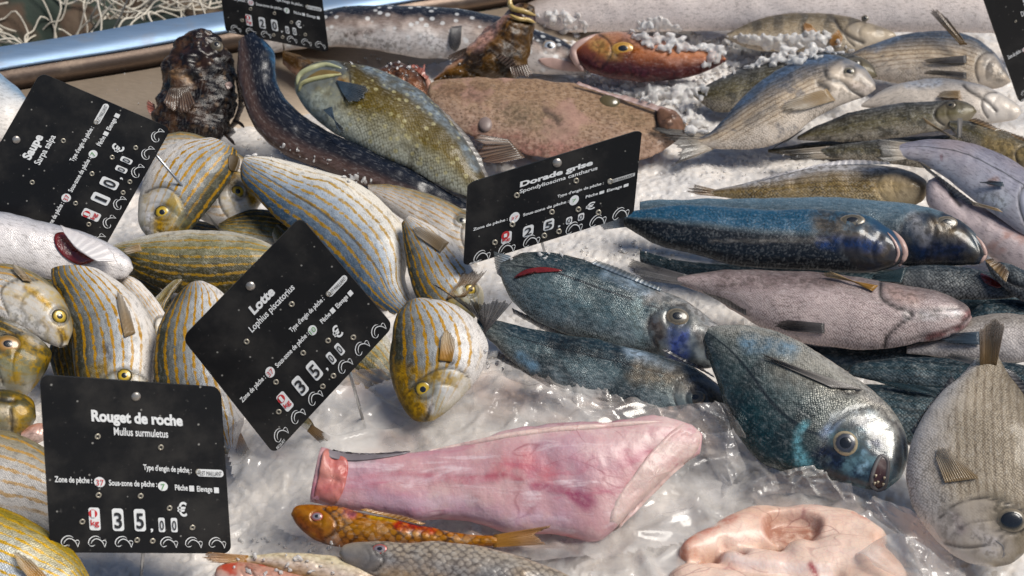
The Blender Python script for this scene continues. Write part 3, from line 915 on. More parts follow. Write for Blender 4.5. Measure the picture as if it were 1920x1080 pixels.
# natural markings and some painted sky reflections of single fish: {words of the label: [(line on the fish, half width, colour, strength)]}
G_ = (.46, .27, .006)
MARKS = {
 'most complete salema': [('738,630 736,690 750,745 776,782', 11, (.06, .05, .015), .8), ('752,700 752,735 778,755 786,774', 20, G_, .85), ('772,690 790,706 800,712', 10, G_, .8), ('802,684 806,706', 7, G_, .9), ('825,682 823,706', 8, G_, .9),
      ('843,700 839,714', 5, G_, .8), ('770,675 764,690', 8, (.07, .07, .09), .6), ('812,745 806,768', 9, (.68, .64, .62), .8)],
 'biggest blue-green': [('1345,690 1400,760 1440,850', 26, (.03, .09, .10), .5), ('1500,830 1450,800', 24, (.03, .07, .08), .5), ('1560,650 1640,740 1690,805', 26, (.34, .31, .28), .75), ('1470,690 1560,735', 30, (.27, .25, .21), .6), ('1400,640 1480,655', 18, (.22, .34, .44), .7), ('1512,795 1496,815 1500,850 1514,868', 9, (.25, .50, .56), .95), ('1568,792 1548,812', 9, (.30, .38, .55), .8),
      ('1545,850 1580,872 1620,884', 24, (.012, .02, .055), .9), ('1618,796 1650,836', 24, (.06, .065, .10), .8), ('1560,782 1620,772 1668,800 1684,850', 8, (.50, .52, .52), .9), ('1672,852 1680,886', 13, (.52, .54, .54), .85), ('1618,846 1624,866 1612,880', 8, (.36, .52, .62), .85),
      ('1604,806 1628,822', 6, (.40, .46, .46), .7)],
 'a red cut near its tail': [('1200,566 1188,600 1204,634', 15, (.32, .40, .40), .75), ('1232,610 1238,645', 20, (.10, .07, .05), .85), ('1276,628 1270,668', 20, (.10, .14, .42), .85), ('1220,556 1285,566 1328,602 1348,640', 16, (.50, .47, .44), .85),
      ('1290,688 1330,692', 14, (.02, .02, .025), .9), ('1306,614 1318,642', 13, (.10, .08, .065), .8), ('1140,512 1210,540', 13, (.42, .52, .62), .6), ('1130,590 1010,560', 30, (.06, .13, .16), .4)],
 'slate-blue sea bream': [('975,668 1000,688', 12, (.26, .40, .52), .8), ('1175,658 1260,690', 10, (.50, .60, .70), .75), ('1200,700 1280,712 1345,752', 24, (.27, .22, .16), .75), ('1040,642 1120,662', 18, (.015, .018, .02), .75), ('1150,650 1180,690', 14, (.02, .022, .025), .6)],
 'biggest sea bass': [('1540,420 1610,436 1655,470', 24, (.125, .095, .065), .85), ('1540,456 1640,458', 13, (.02, .055, .16), .9), ('1330,452 1440,452 1560,448', 4, (.30, .27, .24), .6)],
 'rear one of the pair': [('1750,424 1800,440', 18, (.17, .125, .07), .85), ('1740,466 1800,470', 24, (.012, .022, .06), .9), ('1716,412 1735,452', 14, (.42, .41, .42), .6)],
 'golden-grey sea bream': [('1880,952 1918,992', 27, (.075, .055, .02), .85), ('1840,1010 1862,1022', 22, (.54, .50, .50), .75), ('1790,968 1800,990', 12, (.24, .18, .21), .6), ('1760,930 1780,1000', 20, (.46, .43, .41), .5)],
 'diving head first': [('306,420 326,436 316,448', 19, G_, .9), ('340,420 380,372 410,330', 13, (.07, .06, .015), .75), ('280,400 276,430', 12, (.62, .62, .66), .7)],
 'pale salema head': [('50,538 72,556 92,574', 6, G_, .85), ('112,620 122,634', 8, G_, .85), ('30,556 44,568', 6, G_, .6), ('80,600 90,616', 5, G_, .6), ('30,590 70,625', 18, (.74, .72, .70), .8)],
 'dark gold fish face': [('18,672 36,690 28,708', 20, (.55, .34, .004), .7), ('60,650 82,682', 14, (.03, .03, .01), .8)],
 'golden fish face pointing': [('46,776 40,792', 12, (.48, .29, .006), .6), ('8,770 20,790', 16, (.55, .48, .38), .8)],
 'broad striped salema': [('112,590 132,650 150,715', 14, (.06, .055, .04), .8), ('190,690 176,700', 16, (.30, .20, .03), .75), ('200,650 206,670', 8, (.05, .055, .08), .7)],
 'round white belly': [('468,356 476,378', 9, G_, .95), ('436,334 406,346', 12, (.46, .26, .02), .8)],
 'green-gold wrasse': [('690,128 780,178 850,246 892,312', 12, (.34, .42, .50), .55), ('640,152 652,160', 8, (.42, .20, .02), .85), ('590,190 640,230', 22, (.46, .50, .46), .6)],  # first mark paints the blue-white reflection along the back
 'orange-gold red mullet': [('748,984 806,990', 13, (.52, .03, .012), .95), ('648,960 662,964', 9, (.55, .20, .26), .8), ('560,980 600,1000', 20, (.22, .075, .03), .7), ('700,965 740,972', 8, (.55, .36, .04), .8)],
 'orange-red fish': [('1120,84 1150,98', 16, (.55, .38, .18), .8), ('1092,116 1150,130 1260,144', 13, (.09, .03, .04), .85), ('1180,68 1240,86', 14, (.52, .33, .28), .8)],
 'pinkish-grey sea bream': [('1816,586 1800,612 1740,634', 8, (.26, .09, .09), .8), ('1700,592 1792,586', 12, (.66, .63, .63), .8), ('1680,552 1720,560', 17, (.46, .33, .29), .7), ('1350,530 1450,525 1560,530', 16, (.16, .115, .11), .6)],
 'lilac-silver sea bream': [('1765,292 1765,298', 3, (.26, .03, .05), .95), ('1858,342 1868,338', 8, (.52, .28, .18), .8), ('1850,372 1872,380', 22, (.70, .73, .76), .8)],
 'flat brown mottled': [('890,268 1000,284 1110,292', 26, (.44, .22, .19), .7), ('950,212 1040,226', 26, (.30, .235, .16), .6), ('1140,200 1200,225', 14, (.36, .26, .17), .6), ('830,170 900,170', 16, (.22, .13, .09), .6)],
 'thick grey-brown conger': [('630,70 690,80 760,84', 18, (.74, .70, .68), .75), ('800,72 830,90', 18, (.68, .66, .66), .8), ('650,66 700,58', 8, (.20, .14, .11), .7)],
 'brown shaggy scorpionfish': [('896,84 925,50 952,14', 15, (.60, .38, .33), .8), ('980,70 940,90', 20, (.10, .055, .022), .7), ('868,92 850,108', 8, (.58, .26, .17), .8)],
 'curled brown fin': [('1850,118 1874,142', 15, (.13, .13, .14), .7), ('1680,68 1640,90', 10, (.24, .30, .40), .6)],
 'pale cream sea bream': [('1770,180 1792,186', 10, (.42, .24, .11), .8), ('1700,160 1760,152', 8, (.50, .56, .66), .6)],
 'humped blue-grey back': [('1470,150 1520,135 1550,140', 12, (.10, .12, .16), .5), ('1400,230 1450,200', 10, (.10, .12, .15), .4), ('1500,200 1560,175 1600,180', 14, (.68, .60, .52), .6), ('1560,106 1500,118 1440,150 1390,195', 10, (.16, .22, .32), .75), ('1600,160 1630,170', 10, (.58, .50, .46), .6)],
 'cut off by the right border, just': [('1860,270 1900,290', 26, (.42, .32, .17), .8)],
 'ochre sea bream': [('1400,345 1480,324 1560,314 1660,318', 8, (.66, .64, .64), .85), ('1700,330 1722,345', 12, (.12, .09, .06), .6), ('1660,340 1690,360', 14, (.46, .38, .27), .6)],
 'seen edge on behind': [('300,262 400,280', 10, (.60, .58, .56), .6)],
 'almost black warty': [('320,136 340,140 352,150', 10, (.34, .22, .13), .8), ('330,110 350,90', 8, (.10, .05, .04), .7)],
 'skinned pink monkfish': [('640,905 720,892 800,902', 10, (.60, .42, .46), .6), ('940,880 990,870 1030,890', 20, (.50, .12, .14), .6), ('640,900 760,885 880,900 960,890', 7, (.40, .10, .14), .6), ('1180,900 1230,860', 12, (.50, .22, .22), .5), ('1000,912 1060,920 1090,935', 9, (.26, .02, .07), .85), ('1086,935 1100,945', 16, (.22, .01, .07), .85), ('840,905 920,890 1000,905', 5, (.34, .05, .08), .7),
      ('660,960 800,978 950,996 1080,1012', 10, (.46, .10, .12), .6), ('700,940 900,965 1050,980', 24, (.52, .36, .46), .5), ('900,830 1050,810 1200,810 1290,815', 16, (.66, .50, .46), .6), ('1100,850 1180,840', 24, (.66, .46, .44), .6), ('620,850 660,858 700,860', 6, (.20, .17, .18), .7)],
 'glossy blue-black': [('500,75 520,130 540,180 590,222', 9, (.10, .20, .32), .75), ('560,290 640,318 740,350 850,392', 6, (.20, .15, .14), .6)],  # first mark paints a blue sky reflection over the eel's dark back
}
# ---------------------------------------------------------------- details laid on a fish
def closed(P, k=8):
    P = pts(P)
    Q = smooth(np.vstack([P[-2:], P, P[:2]]), k)
    return Q[k * 2: k * (len(P) + 2)]

def patch_on(fr, name, outline, mat, lift=.0006, dome_=.0, rings=7, parent=None, smooth_out=True, noise=0.0):
    root, bv, P0, n = fr
    O = closed(outline) if smooth_out else resample(np.vstack([pts(outline), pts(outline)[:1]]), np.linspace(0, 1, 61))[:-1]
    c = O.mean(0)
    V, A = [], []
    k = len(O)
    for i in range(rings + 1):
        q = i / rings
        for p in c + (O - c) * q:
            h, nn = hit(bv, p, P0, n)
            o = lift + dome_ * (1 - q * q)
            V.append(h + n * o)
            A.append((q, 0, 0))
    V = np.array(V)
    if noise:
        V = V + n * (noise * fbm(V, 120, 3, 3))[:, None]
    o = mesh(name, V, grid_faces(rings + 1, k, True), mat, parent or root, {'fv': A})
    m = o.modifiers.new('thickness', 'SOLIDIFY'); m.thickness = .0008; m.offset = -1
    return o

def tube_on(fr, name, line, rpx, mat, lift=0.0, parent=None, taper=True, cl=False):
    root, bv, P0, n = fr
    L = closed(line) if cl else smooth(pts(line), 8)
    if cl:
        L = np.vstack([L, L[:1]])
    V = []
    for p in L:
        h, nn = hit(bv, p, P0, n)
        V.append(h + n * lift)
    V = np.array(V)
    r = rpx * np.linalg.norm(V - CAM, axis=1) / FPX
    if taper and not cl:
        x = np.linspace(-1, 1, len(V)); r = r * (1 - .75 * np.abs(x) ** 3)
    v, f = tube(V, r, 8)
    return mesh(name, v, f, mat, parent or root)

def open_mouth(fr, outline, lip, rpx=5, teeth=(), mat=None):
    m = patch_on(fr, 'mouth', outline, mat or MOUTH, lift=.0008)
    tube_on(fr, 'lip', outline, rpx, lip, parent=m, cl=True)
    for (x, y) in teeth:
        h, nn = hit(fr[1], (x, y), fr[2], fr[3])
        v, f = tube([h + fr[3] * .002, h + fr[3] * .003 + np.array([0, 0, -.0014]), h + fr[3] * .0035 + np.array([0, 0, -.003])], np.array([.0009, .0007, .0002]), 6)
        mesh('tooth', v, f, TOOTH, m)

SAL = 'salemas heaped at the left of the stall'
BLU = 'dark blue sea breams on the ice'
TAN = 'sea breams laid on the ice at the far right'
RIG = 'fish packed at the right edge of the stall'
MUL = 'mullets at the front edge of the ice'
SCO = 'scorpionfish at the back of the stall'

# ================= back rows
fr = fish('silver_hake', 'very long silver fish stretched across the whole far end of the ice', 'fish', None,
     '2020,60 1960,-5 1850,-45 1600,-60 1350,-55 1150,-35 1020,-8 960,20', '2020,60 1950,70 1850,62 1700,64 1550,62 1400,60 1280,60 1150,60 1050,60 990,40', HAKE, z=.045, tilt=42, r=.5, sg=.0)
fr = fish('conger_eel', 'thick grey-brown conger eel with white spots, its head pointing right under the brown scorpionfish', 'eel', None,
     '1108,138 1098,112 1060,76 1010,56 960,36 900,22 820,12 720,9 620,16 540,40 470,75', '1108,140 1050,142 980,135 920,122 860,112 790,110 710,98 640,90 560,92 500,100', CONGER_GREY, z=.035, tilt=34, r=.55, sg=.0, ease=1.3,
     eyes=[(1031, 86, 13, 'cloudy')], eye_kw=dict(bulge=.25, pup=.5, asp=1.1),
     fins=[fin('pectoral_fin', '846,52 866,50', '838,102 862,106', 'dark', on=True, lift=(.001, .004), rays=8)])
patch_on(fr, 'mouth', '1010,112 1040,110 1075,120 1096,134 1060,134 1025,126', LIP, lift=.001)
fish('barred_bream', 'tan sea bream with dark crossbars and an orange-red wound, half under loose ice', 'fish', TAN,
     '1680,66 1672,58 1640,45 1580,28 1500,24 1420,36 1365,62', '1680,68 1660,82 1600,100 1520,98 1420,95 1360,72', BREAM_BAR, z=.03, tilt=34, r=.4, sg=.30, eyes=[(1622, 34, 7, 'dark')],
     fins=[fin('pectoral_fin', '1572,58 1580,72', '1545,88 1572,96', 'orange', on=True, lift=(.001, .006)), fin('pelvic_fin', '1520,48 1532,62', '1500,44 1512,76', 'orange', on=True, lift=(.001, .004))],
     creases=[('1566,38 1578,56 1600,72 1618,80', 4, .9)])
fr = fish('pandora_fish', 'orange-red fish facing left with its back buried under a heap of ice', 'fish', None,
     '1068,97 1078,84 1110,66 1165,58 1230,70 1290,85 1345,98 1362,110', '1068,99 1082,118 1110,138 1160,150 1215,154 1280,148 1330,132 1360,116', RED, z=.032, tilt=34, r=.5, sg=.28, eyes=[(1168, 91, 15, 'orange')],
     eye_kw=dict(asp=1.5, pup=.5, bulge=.3), gill_amp=.015)
tube_on(fr, 'lip', '1118,64 1090,80 1076,94 1080,112 1094,132', 8, LIP, lift=-.001)
fr = fish('scorpionfish', 'brown shaggy scorpionfish propped head up with its yellow mouth gaping', 'fish', SCO,
     '1003,14 1006,40 1002,75 992,105 985,130 965,148 900,150 815,152', '965,8 935,34 905,58 880,82 862,100 845,118 825,138 812,150', SCORP_BROWN, z=.06, tilt=48, r=.65, sg=.0, rough=.0028, rough_f=75, ease=1.1,
     fins=[fin('pectoral_fin', '872,90 900,84', '828,112 850,118', 'scorp', off=.006, rays=9, jag=.3), fin('pelvic_fin', '955,125 990,120', '962,150 1002,148', 'scorp', off=.022, rays=8, jag=.35),
           fin('dorsal_fin', '930,108 962,135', '944,96 985,120', 'scorp', off=.02, lift=(0, .004), rays=7, jag=.4)])
patch_on(fr, 'mouth', '962,18 978,22 1000,28 1003,42 985,40 966,32', MOUTH, lift=.003)
tube_on(fr, 'jaw', '958,-8 956,10 964,20 982,24 1004,32', 5.5, BONE, lift=.004)
tube_on(fr, 'jaw', '955,30 972,38 990,40 1004,46', 4, BONE, lift=.004)

fish('silver_bream', 'silver sea bream with a curled brown fin standing up and two dark fins', 'fish', TAN,
     '1895,152 1885,128 1862,95 1820,66 1760,55 1690,64 1630,84 1590,104', '1895,154 1870,165 1810,168 1740,162 1670,155 1620,140 1590,112', BREAM_TAN, z=.034, tilt=34, r=.4, sg=.24,
     fins=[fin('dorsal_fin', '1800,84 1814,84', '1736,12 1762,14', 'brown', off=.012, lift=(.012, .022), rays=7, jag=.15), fin('pectoral_fin', '1812,106 1812,120', '1722,116 1728,124', 'dark', on=True, lift=(.001, .005), rays=8),
           fin('pelvic_fin', '1812,138 1812,150', '1722,136 1728,143', 'dark', on=True, lift=(.001, .005), rays=8)])
fish('pale_bream', 'pale cream sea bream without scales showing, lying behind the dark olive bream', 'fish', TAN,
     '1914,212 1908,196 1868,168 1810,150 1750,145 1690,155 1650,172 1615,196', '1914,214 1900,226 1860,233 1800,232 1730,222 1660,206 1615,200', BREAM_PALE, z=.03, tilt=34, r=.42, sg=.26, creases=[('1806,158 1820,172 1850,190 1868,208', 3, .9)],
     fins=[fin('pectoral_fin', '1800,172 1800,186', '1752,178 1756,190', 'tan', on=True, lift=(.001, .004))])
fish('olive_bream', 'olive-gold sea bream with a steel-blue back, mostly behind the curved tan bream', 'fish', TAN,
     '1645,142 1636,122 1610,104 1560,96 1480,106 1400,126 1330,158 1300,176', '1645,144 1600,160 1540,178 1470,196 1400,206 1340,208 1300,180', BREAM_OLIVE, z=.032, tilt=32, r=.42, sg=.22, eyes=[(1606, 118, 7, 'dark')])
fr = fish('tan_bream', 'large tan sea bream with a humped blue-grey back and a forked tail', 'fish', TAN,
     '1642,166 1638,150 1612,122 1560,103 1500,112 1440,142 1395,178 1362,215 1330,250 1290,262', '1642,168 1618,184 1570,200 1520,228 1475,262 1420,280 1370,282 1325,276 1290,272', BREAM_TAN, z=.05, tilt=32, r=.36, sg=.27, gill_cr=.5, c=(1480, 190),
     eyes=[(1592, 134, 9, 'silver')], eye_kw=dict(asp=1.25, pup=.55, bulge=.3),
     fins=[fin('tail_fin', '1345,250 1338,280', '1198,238 1268,276 1256,314', 'tandark', off=-.001, lift=(0, .010), rays=20, jag=.18, prof=0), fin('pectoral_fin', '1550,168 1566,190', '1446,202 1474,220', 'tan', on=True, lift=(.0005, .003), rays=10),
           fin('anal_fin', '1510,240 1470,264', '1480,262 1440,284', 'dark', off=-.012, rays=8)],
     creases=[('1546,130 1552,146 1580,154 1596,170 1616,182', 3.5, .9), ('1535,156 1545,160 1552,166', 6, .95)])
fr = fish('dark_olive_bream', 'slim dark olive sea bream pointing right with a thin belly fin hanging from its snout', 'fish', TAN,
     '1831,208 1822,197 1795,189 1740,191 1670,196 1600,210 1540,232 1495,256', '1831,211 1815,228 1780,242 1720,254 1640,264 1560,266 1495,262', BREAM_OLIVE, z=.034, tilt=34, r=.42, sg=.24, eyes=[(1782, 197, 7, 'dark')],
     eye_kw=dict(asp=1.3), fins=[fin('pectoral_fin', '1730,220 1738,232', '1792,262 1806,268', 'tan', off=.02, lift=(.004, .008), rays=6), fin('pelvic_fin', '1796,222 1804,222', '1794,262 1803,262', 'grey', off=.02, lift=(0, .006), rays=4)])
fish('golden_bream', 'mottled golden sea bream cut off by the right border, just below the pale bream', 'fish', TAN,
     '1990,330 1970,290 1920,262 1870,240 1820,226 1780,226', '1990,334 1960,340 1900,318 1850,292 1810,270 1780,240', BREAM_OLIVE, z=.028, tilt=34, r=.4, sg=.4,
     fins=[fin('dorsal_fin', '1815,226 1925,268', '1832,222 1932,262', 'brown', off=.004, rays=14)])
fish('striped_tail_bream', 'thin dark sea bream whose frayed black tail points left, under the lilac fish', 'fish', TAN,
     '1800,300 1780,278 1720,266 1640,262 1580,270 1540,278', '1800,306 1770,318 1700,312 1640,302 1580,298 1540,292', BREAM_OLIVE, z=.026, tilt=32, r=.42, sg=.0,
     fins=[fin('tail_fin', '1556,274 1556,296', '1436,284 1466,300', 'tandark', off=0, lift=(0, .008), rays=14, jag=.35)])
fish('ochre_bream', 'ochre sea bream with fine scale rows, lying just above the two sea bass', 'fish', TAN,
     '1742,352 1730,332 1690,314 1620,306 1550,308 1480,320 1410,342 1330,358', '1742,356 1720,382 1640,394 1540,392 1450,384 1390,374 1330,366', BREAM_OLIVE and skin('ochre_bream_skin', (.42, .34, .22), (.26, .19, .09), (.44, .40, .37), head=(.36, .30, .22), scale=230, metal=.35, scale_amt=.95,
     scale_c=(.04, .03, .015), rows=200, row_amt=.6, edges=(.1, .45, .86)), z=.032, tilt=34, r=.4, sg=.25, gill_cr=.4, gill_amp=.006,
     fins=[fin('tail_fin', '1342,356 1342,368', '1282,342 1290,366', 'brown', off=0, lift=(0, .008), rays=10, jag=.3), fin('dorsal_fin', '1420,340 1540,312 1670,308', '1440,332 1560,302 1664,303', 'white', off=.004, rays=20, jag=.05)])
fr = fish('lilac_bream', 'lilac-silver sea bream slanting down to the right border with its dark tail at its left', 'fish', TAN,
     '2010,420 1990,370 1930,320 1870,286 1800,264 1740,262 1700,266 1672,272 1655,281', '2010,425 1985,470 1930,448 1880,416 1830,380 1780,338 1730,306 1700,298 1672,292 1655,283', LILAC, z=.05, tilt=34, r=.34, sg=.32,
     fins=[fin('tail_fin', '1706,268 1702,298', '1632,258 1640,304', 'tandark', off=0, lift=(0, .008), rays=16, jag=.2), fin('anal_fin', '1722,302 1830,382', '1740,320 1806,384', 'grey', off=-.006, rays=16), fin('pectoral_fin', '1882,352 1880,344', '1836,350 1834,344', 'darkblue', on=True, lift=(.001, .006), rays=6),
           fin('pelvic_fin', '1872,392 1880,398', '1812,376 1820,384', 'tan', off=.014, rays=6)])
fish('rosy_bream', 'rosy white skinned fish at the right border, between lilac bream and bass heads', 'fish', RIG,
     '2010,480 1980,440 1930,412 1870,396 1820,378 1785,356 1760,334 1742,338', '2010,490 1960,530 1900,512 1850,478 1800,440 1760,410 1738,380 1736,350', ROSY, z=.028, tilt=34, r=.4, sg=.0, creases=[('1776,346 1784,366 1800,384', 4, .8)])

# ================= the two sea bass
fr = fish('sea_bass', 'blue-grey sea bass, the rear one of the pair, lying close above the bigger dark bass', 'fish', 'pair of large sea bass',
     '1848,472 1840,448 1800,414 1740,388 1660,376 1560,370 1440,370 1320,372 1200,378', '1848,476 1835,496 1780,502 1700,500 1600,480 1480,460 1340,440 1200,420', BASS_GREY, z=.034, tilt=36, r=.5, sg=.26, eyes=[(1776, 416, 14, 'dark')],
     eye_kw=dict(asp=1.5, pup=.5, bulge=.22), gill_amp=.007, gill_cr=.6, creases=[('1740,400 1752,424 1750,460 1736,492', 2.5, .5), ('1802,424 1830,452 1840,480', 3, .5)])
tube_on(fr, 'lip', '1828,440 1842,460 1846,478 1836,494', 5, LIP, lift=-.001)
fr = fish('sea_bass', 'biggest sea bass with blue back, black lower side and pink lips', 'fish', 'pair of large sea bass',
     '1698,474 1692,452 1660,422 1610,400 1540,392 1440,390 1340,384 1250,386 1170,398', '1698,478 1688,494 1650,508 1580,512 1480,508 1380,498 1280,474 1220,452 1170,424', BASS, z=.05, tilt=36, r=.52, sg=.24, eyes=[(1598, 412, 15, 'dark')],
     eye_kw=dict(asp=1.7, pup=.5, bulge=.22), gill_amp=.007, gill_cr=.6, creases=[('1650,440 1636,462 1640,490', 3, .5), ('1626,424 1636,436 1650,446', 5, .5), ('1560,402 1575,410 1582,416', 3, .4)],
     fins=[fin('tail_fin', '1185,398 1185,424', '1110,372 1118,434', 'darkblue', off=-.002, rays=14)])
tube_on(fr, 'lip', '1674,432 1690,454 1696,476 1686,498', 7, LIP, lift=-.001)
tube_on(fr, 'lip', '1664,436 1678,456 1684,476 1676,496', 3.5, LIP, lift=.0)

# ================= blue sea breams and their neighbours
fish('pink_bream', 'pinkish-grey sea bream lying belly up with its gill plates meeting under the chin', 'fish', BLU,
     '1822,594 1812,572 1770,550 1710,536 1650,528 1560,512 1470,506 1380,506 1320,512 1270,520', '1822,598 1805,618 1750,640 1680,652 1600,658 1520,646 1440,622 1380,588 1330,556 1270,532', BREAM_PINK, z=.036, tilt=34, r=.52, sg=.0,
     fins=[fin('tail_fin', '1290,516 1290,536', '1166,482 1190,522', 'dark', off=0, lift=(0, .008), rays=14, jag=.1), fin('anal_fin', '1318,548 1400,592', '1318,544 1398,576', 'dark', off=.008, lift=(.0, .004), rays=12),
           fin('pectoral_fin', '1636,546 1646,536', '1558,506 1530,514', 'gold', off=.014, rays=12), fin('pelvic_fin', '1546,608 1546,626', '1436,598 1452,622', 'dark', on=True, lift=(.0003, .001), rays=12, jag=.2)],
     creases=[('1652,532 1652,556 1676,574 1712,588 1690,606 1664,630 1658,650', 3.5, .95), ('1712,588 1760,580 1800,576', 2.5, .55), ('1820,590 1800,610 1750,628 1700,640', 3, .5), ('1790,556 1812,580', 4, .45)])
fr = fish('teal_bream', 'small dark scaly fish with a teal tail and a slit red gill', 'fish', RIG,
     '1925,548 1905,520 1860,508 1800,500 1740,498 1690,502 1640,518', '1925,552 1880,562 1820,564 1760,560 1700,544 1640,526', SCALY, z=.032, tilt=34, r=.45, sg=.0,
     fins=[fin('tail_fin', '1700,502 1690,530', '1628,518 1632,526', 'teal', off=.010, rays=12)])
patch_on(fr, 'gill', '1838,514 1856,520 1878,536 1868,540 1846,530', GILL, lift=.001)
fr = fish('bent_head_bream', 'dark fish head bent back with its gill plate lifted, at the right border', 'fish', RIG,
     '1850,486 1864,490 1900,498 1940,520 1980,560', '1848,494 1862,520 1890,546 1930,568 1975,580', SCALY, z=.045, tilt=36, r=.5, sg=.0, ease=1.1,
     creases=[('1868,492 1876,514 1900,530 1930,540', 4, .9)], fins=[fin('gill_cover', '1846,488 1886,530', '1866,484 1894,506', 'brown', off=.016, rays=6)])
fish('teal_scaled_fish', 'back of a teal-grey scaled fish peeking out above the white scaly fish', 'fish', RIG,
     '1990,600 1960,572 1900,560 1850,566 1815,590', '1990,604 1950,620 1880,616 1815,600', SCALY_TEAL, z=.025, tilt=32, sg=.0)
fish('white_scaly_fish', 'whitish scaly fish with a dark blue fin, lying right of the pink bream chin', 'fish', RIG,
     '2010,640 1990,606 1930,590 1870,588 1810,600 1760,630 1700,650', '2010,645 1980,678 1900,682 1820,676 1750,668 1700,664', SILVER_SCALY, z=.03, tilt=34, r=.45, sg=.0,
     fins=[fin('pectoral_fin', '1835,624 1838,648', '1748,634 1760,648', 'darkblue', on=True, lift=(.001, .004), rays=9)])
fish('slim_teal_fish', 'slim dark teal fish lying across behind the golden bream tail', 'fish', RIG,
     '1590,700 1600,682 1660,674 1740,668 1820,672 1900,680 1990,700', '1590,704 1640,716 1720,728 1800,742 1880,758 1990,770', SCALY_TEAL, z=.022, tilt=32, r=.42, sg=.0,
     fins=[fin('pelvic_fin', '1640,714 1720,722', '1716,738 1780,742', 'teal', off=.012, rays=8)])
fish('gap_filler_fish', 'dark filler fish added under the slim teal fish', 'fish', RIG,  # added to darken the gap where bright ice would show
     '1560,740 1600,720 1680,720 1760,730 1840,750', '1560,746 1620,780 1700,800 1780,800 1840,780', SCALY_TEAL, z=.012, tilt=30, r=.42, sg=.0)

fr = fish('blue_bream', 'teal-blue sea bream with a red cut near its tail and small teeth showing', 'fish', BLU,
     '1366,664 1362,636 1340,602 1290,566 1230,540 1170,516 1110,492 1050,476 990,472 940,492', '1366,668 1348,684 1310,692 1250,676 1170,654 1090,638 1010,606 965,574 945,540 936,508', BREAM_BLUE, z=.045, tilt=34, r=.44, sg=.34,
     eyes=[(1270, 593, 19, 'dark')], eye_kw=dict(asp=1.25, pup=.5, bulge=.3), creases=[('962,524 985,508 1020,504 1056,508', 4, .6)],
     fins=[fin('dorsal_fin', '1108,494 1238,546', '1120,486 1242,538', 'blue', off=.006, rays=16, jag=.03), fin('tail_fin', '958,480 940,520', '920,470 930,512', 'blue', off=-.006, rays=10),
           fin('anal_fin', '960,578 1090,638', '964,592 1080,650', 'dark', off=-.004, rays=14)])
open_mouth(fr, '1336,614 1344,622 1348,642 1344,664 1330,670 1326,650 1330,630', LIP_GREY, 3.4, [(1332, 636), (1333, 644), (1331, 652), (1330, 660), (1342, 656)])
patch_on(fr, 'wound', '964,522 985,507 1020,502 1054,508 1022,511 990,514', GILL, lift=.0012)
fr = fish('dark_bream', 'slate-blue sea bream in front of the teal one, its snout hidden by the clear bag', 'fish', BLU,
     '1384,778 1374,750 1340,716 1290,684 1220,660 1140,642 1060,628 980,612 930,600 895,596', '1384,782 1370,806 1320,812 1250,790 1160,762 1070,734 1000,706 955,676 925,646 895,620', BREAM_BLUE, z=.03, tilt=32, r=.42, sg=.26,
     eyes=[(1303, 745, 15, 'dark')], eye_kw=dict(asp=1.4, bulge=.3),
     fins=[fin('tail_fin', '912,598 905,630', '786,518 880,560 970,556', 'dark', off=.002, lift=(0, .012), rays=22, jag=.18), fin('dorsal_fin', '1240,656 1340,708', '1250,652 1336,702', 'dark', off=.004, rays=10),
           fin('anal_fin', '935,660 1040,716', '930,672 1030,728', 'dark', off=-.004, rays=12)])
fr = fish('big_blue_bream', 'biggest blue-green sea bream, its ringed eye staring and its mouth gaping with teeth', 'fish', BLU,
     '1658,920 1620,916 1560,902 1490,890 1430,868 1390,828 1366,780 1346,730 1330,680 1318,640', '1664,916 1692,892 1706,852 1696,806 1662,754 1600,706 1540,664 1480,630 1420,612 1360,610 1330,614', BREAM_TEAL, z=.045, tilt=30, r=.36, sg=.36, c=(1520, 760),
     eyes=[(1585, 831, 25, 'brass')], eye_kw=dict(pup=.52, bulge=.35),
     fins=[fin('pectoral_fin', '1618,732 1560,728', '1420,664 1424,668', 'grey', on=True, lift=(.0003, .002), rays=14, jag=.25, prof=.0)],
     creases=[('1606,734 1590,738 1570,730', 4, .9), ('1648,760 1690,810 1700,860', 2.5, .5)])
open_mouth(fr, '1652,856 1664,864 1664,886 1658,912 1644,918 1634,904 1640,876', LIP_GREY, 4.2, [(1642, 892), (1646, 904), (1640, 906), (1658, 896), (1656, 908)])
fr = fish('golden_grey_bream', 'golden-grey sea bream hanging head down at the right border with its tail standing up', 'fish', BLU,
     '1872,1062 1905,1052 1945,1010 1975,950 1985,880 1965,810 1930,750 1895,706 1872,668', '1858,1062 1810,1052 1760,1016 1718,960 1700,905 1705,850 1728,790 1764,738 1800,706 1826,676', BREAM_GOLDEN, z=.05, tilt=32, r=.38, sg=.34, c=(1840, 870),
     eyes=[(1896, 976, 23, 'dark')], eye_kw=dict(pup=.7, asp=1.25, bulge=.4),
     fins=[fin('tail_fin', '1838,688 1868,686', '1836,616 1862,596 1884,606', 'brown', off=.004, lift=(.0, .02), rays=18, jag=.06, prof=.05), fin('tail_fin_lobe', '1826,684 1832,672', '1764,668 1780,662', 'grey', off=.0, rays=8),
           fin('pectoral_fin', '1772,906 1834,898', '1742,826 1790,850', 'tan', on=True, lift=(.0003, .002), rays=13), fin('dorsal_fin', '1882,690 1950,780', '1906,696 1960,770', 'dark', off=-.002, rays=12),
           fin('anal_fin', '1714,816 1790,712', '1706,806 1782,704', 'dark', off=-.004, rays=12)],
     creases=[('1772,1018 1810,1026 1850,1022', 3, .7), ('1862,990 1880,1010 1884,1040', 3, .5)])
tube_on(fr, 'lip', '1838,1016 1862,1012 1880,1024 1880,1042 1864,1052', 3.2, LIP_GREY, lift=-.001)

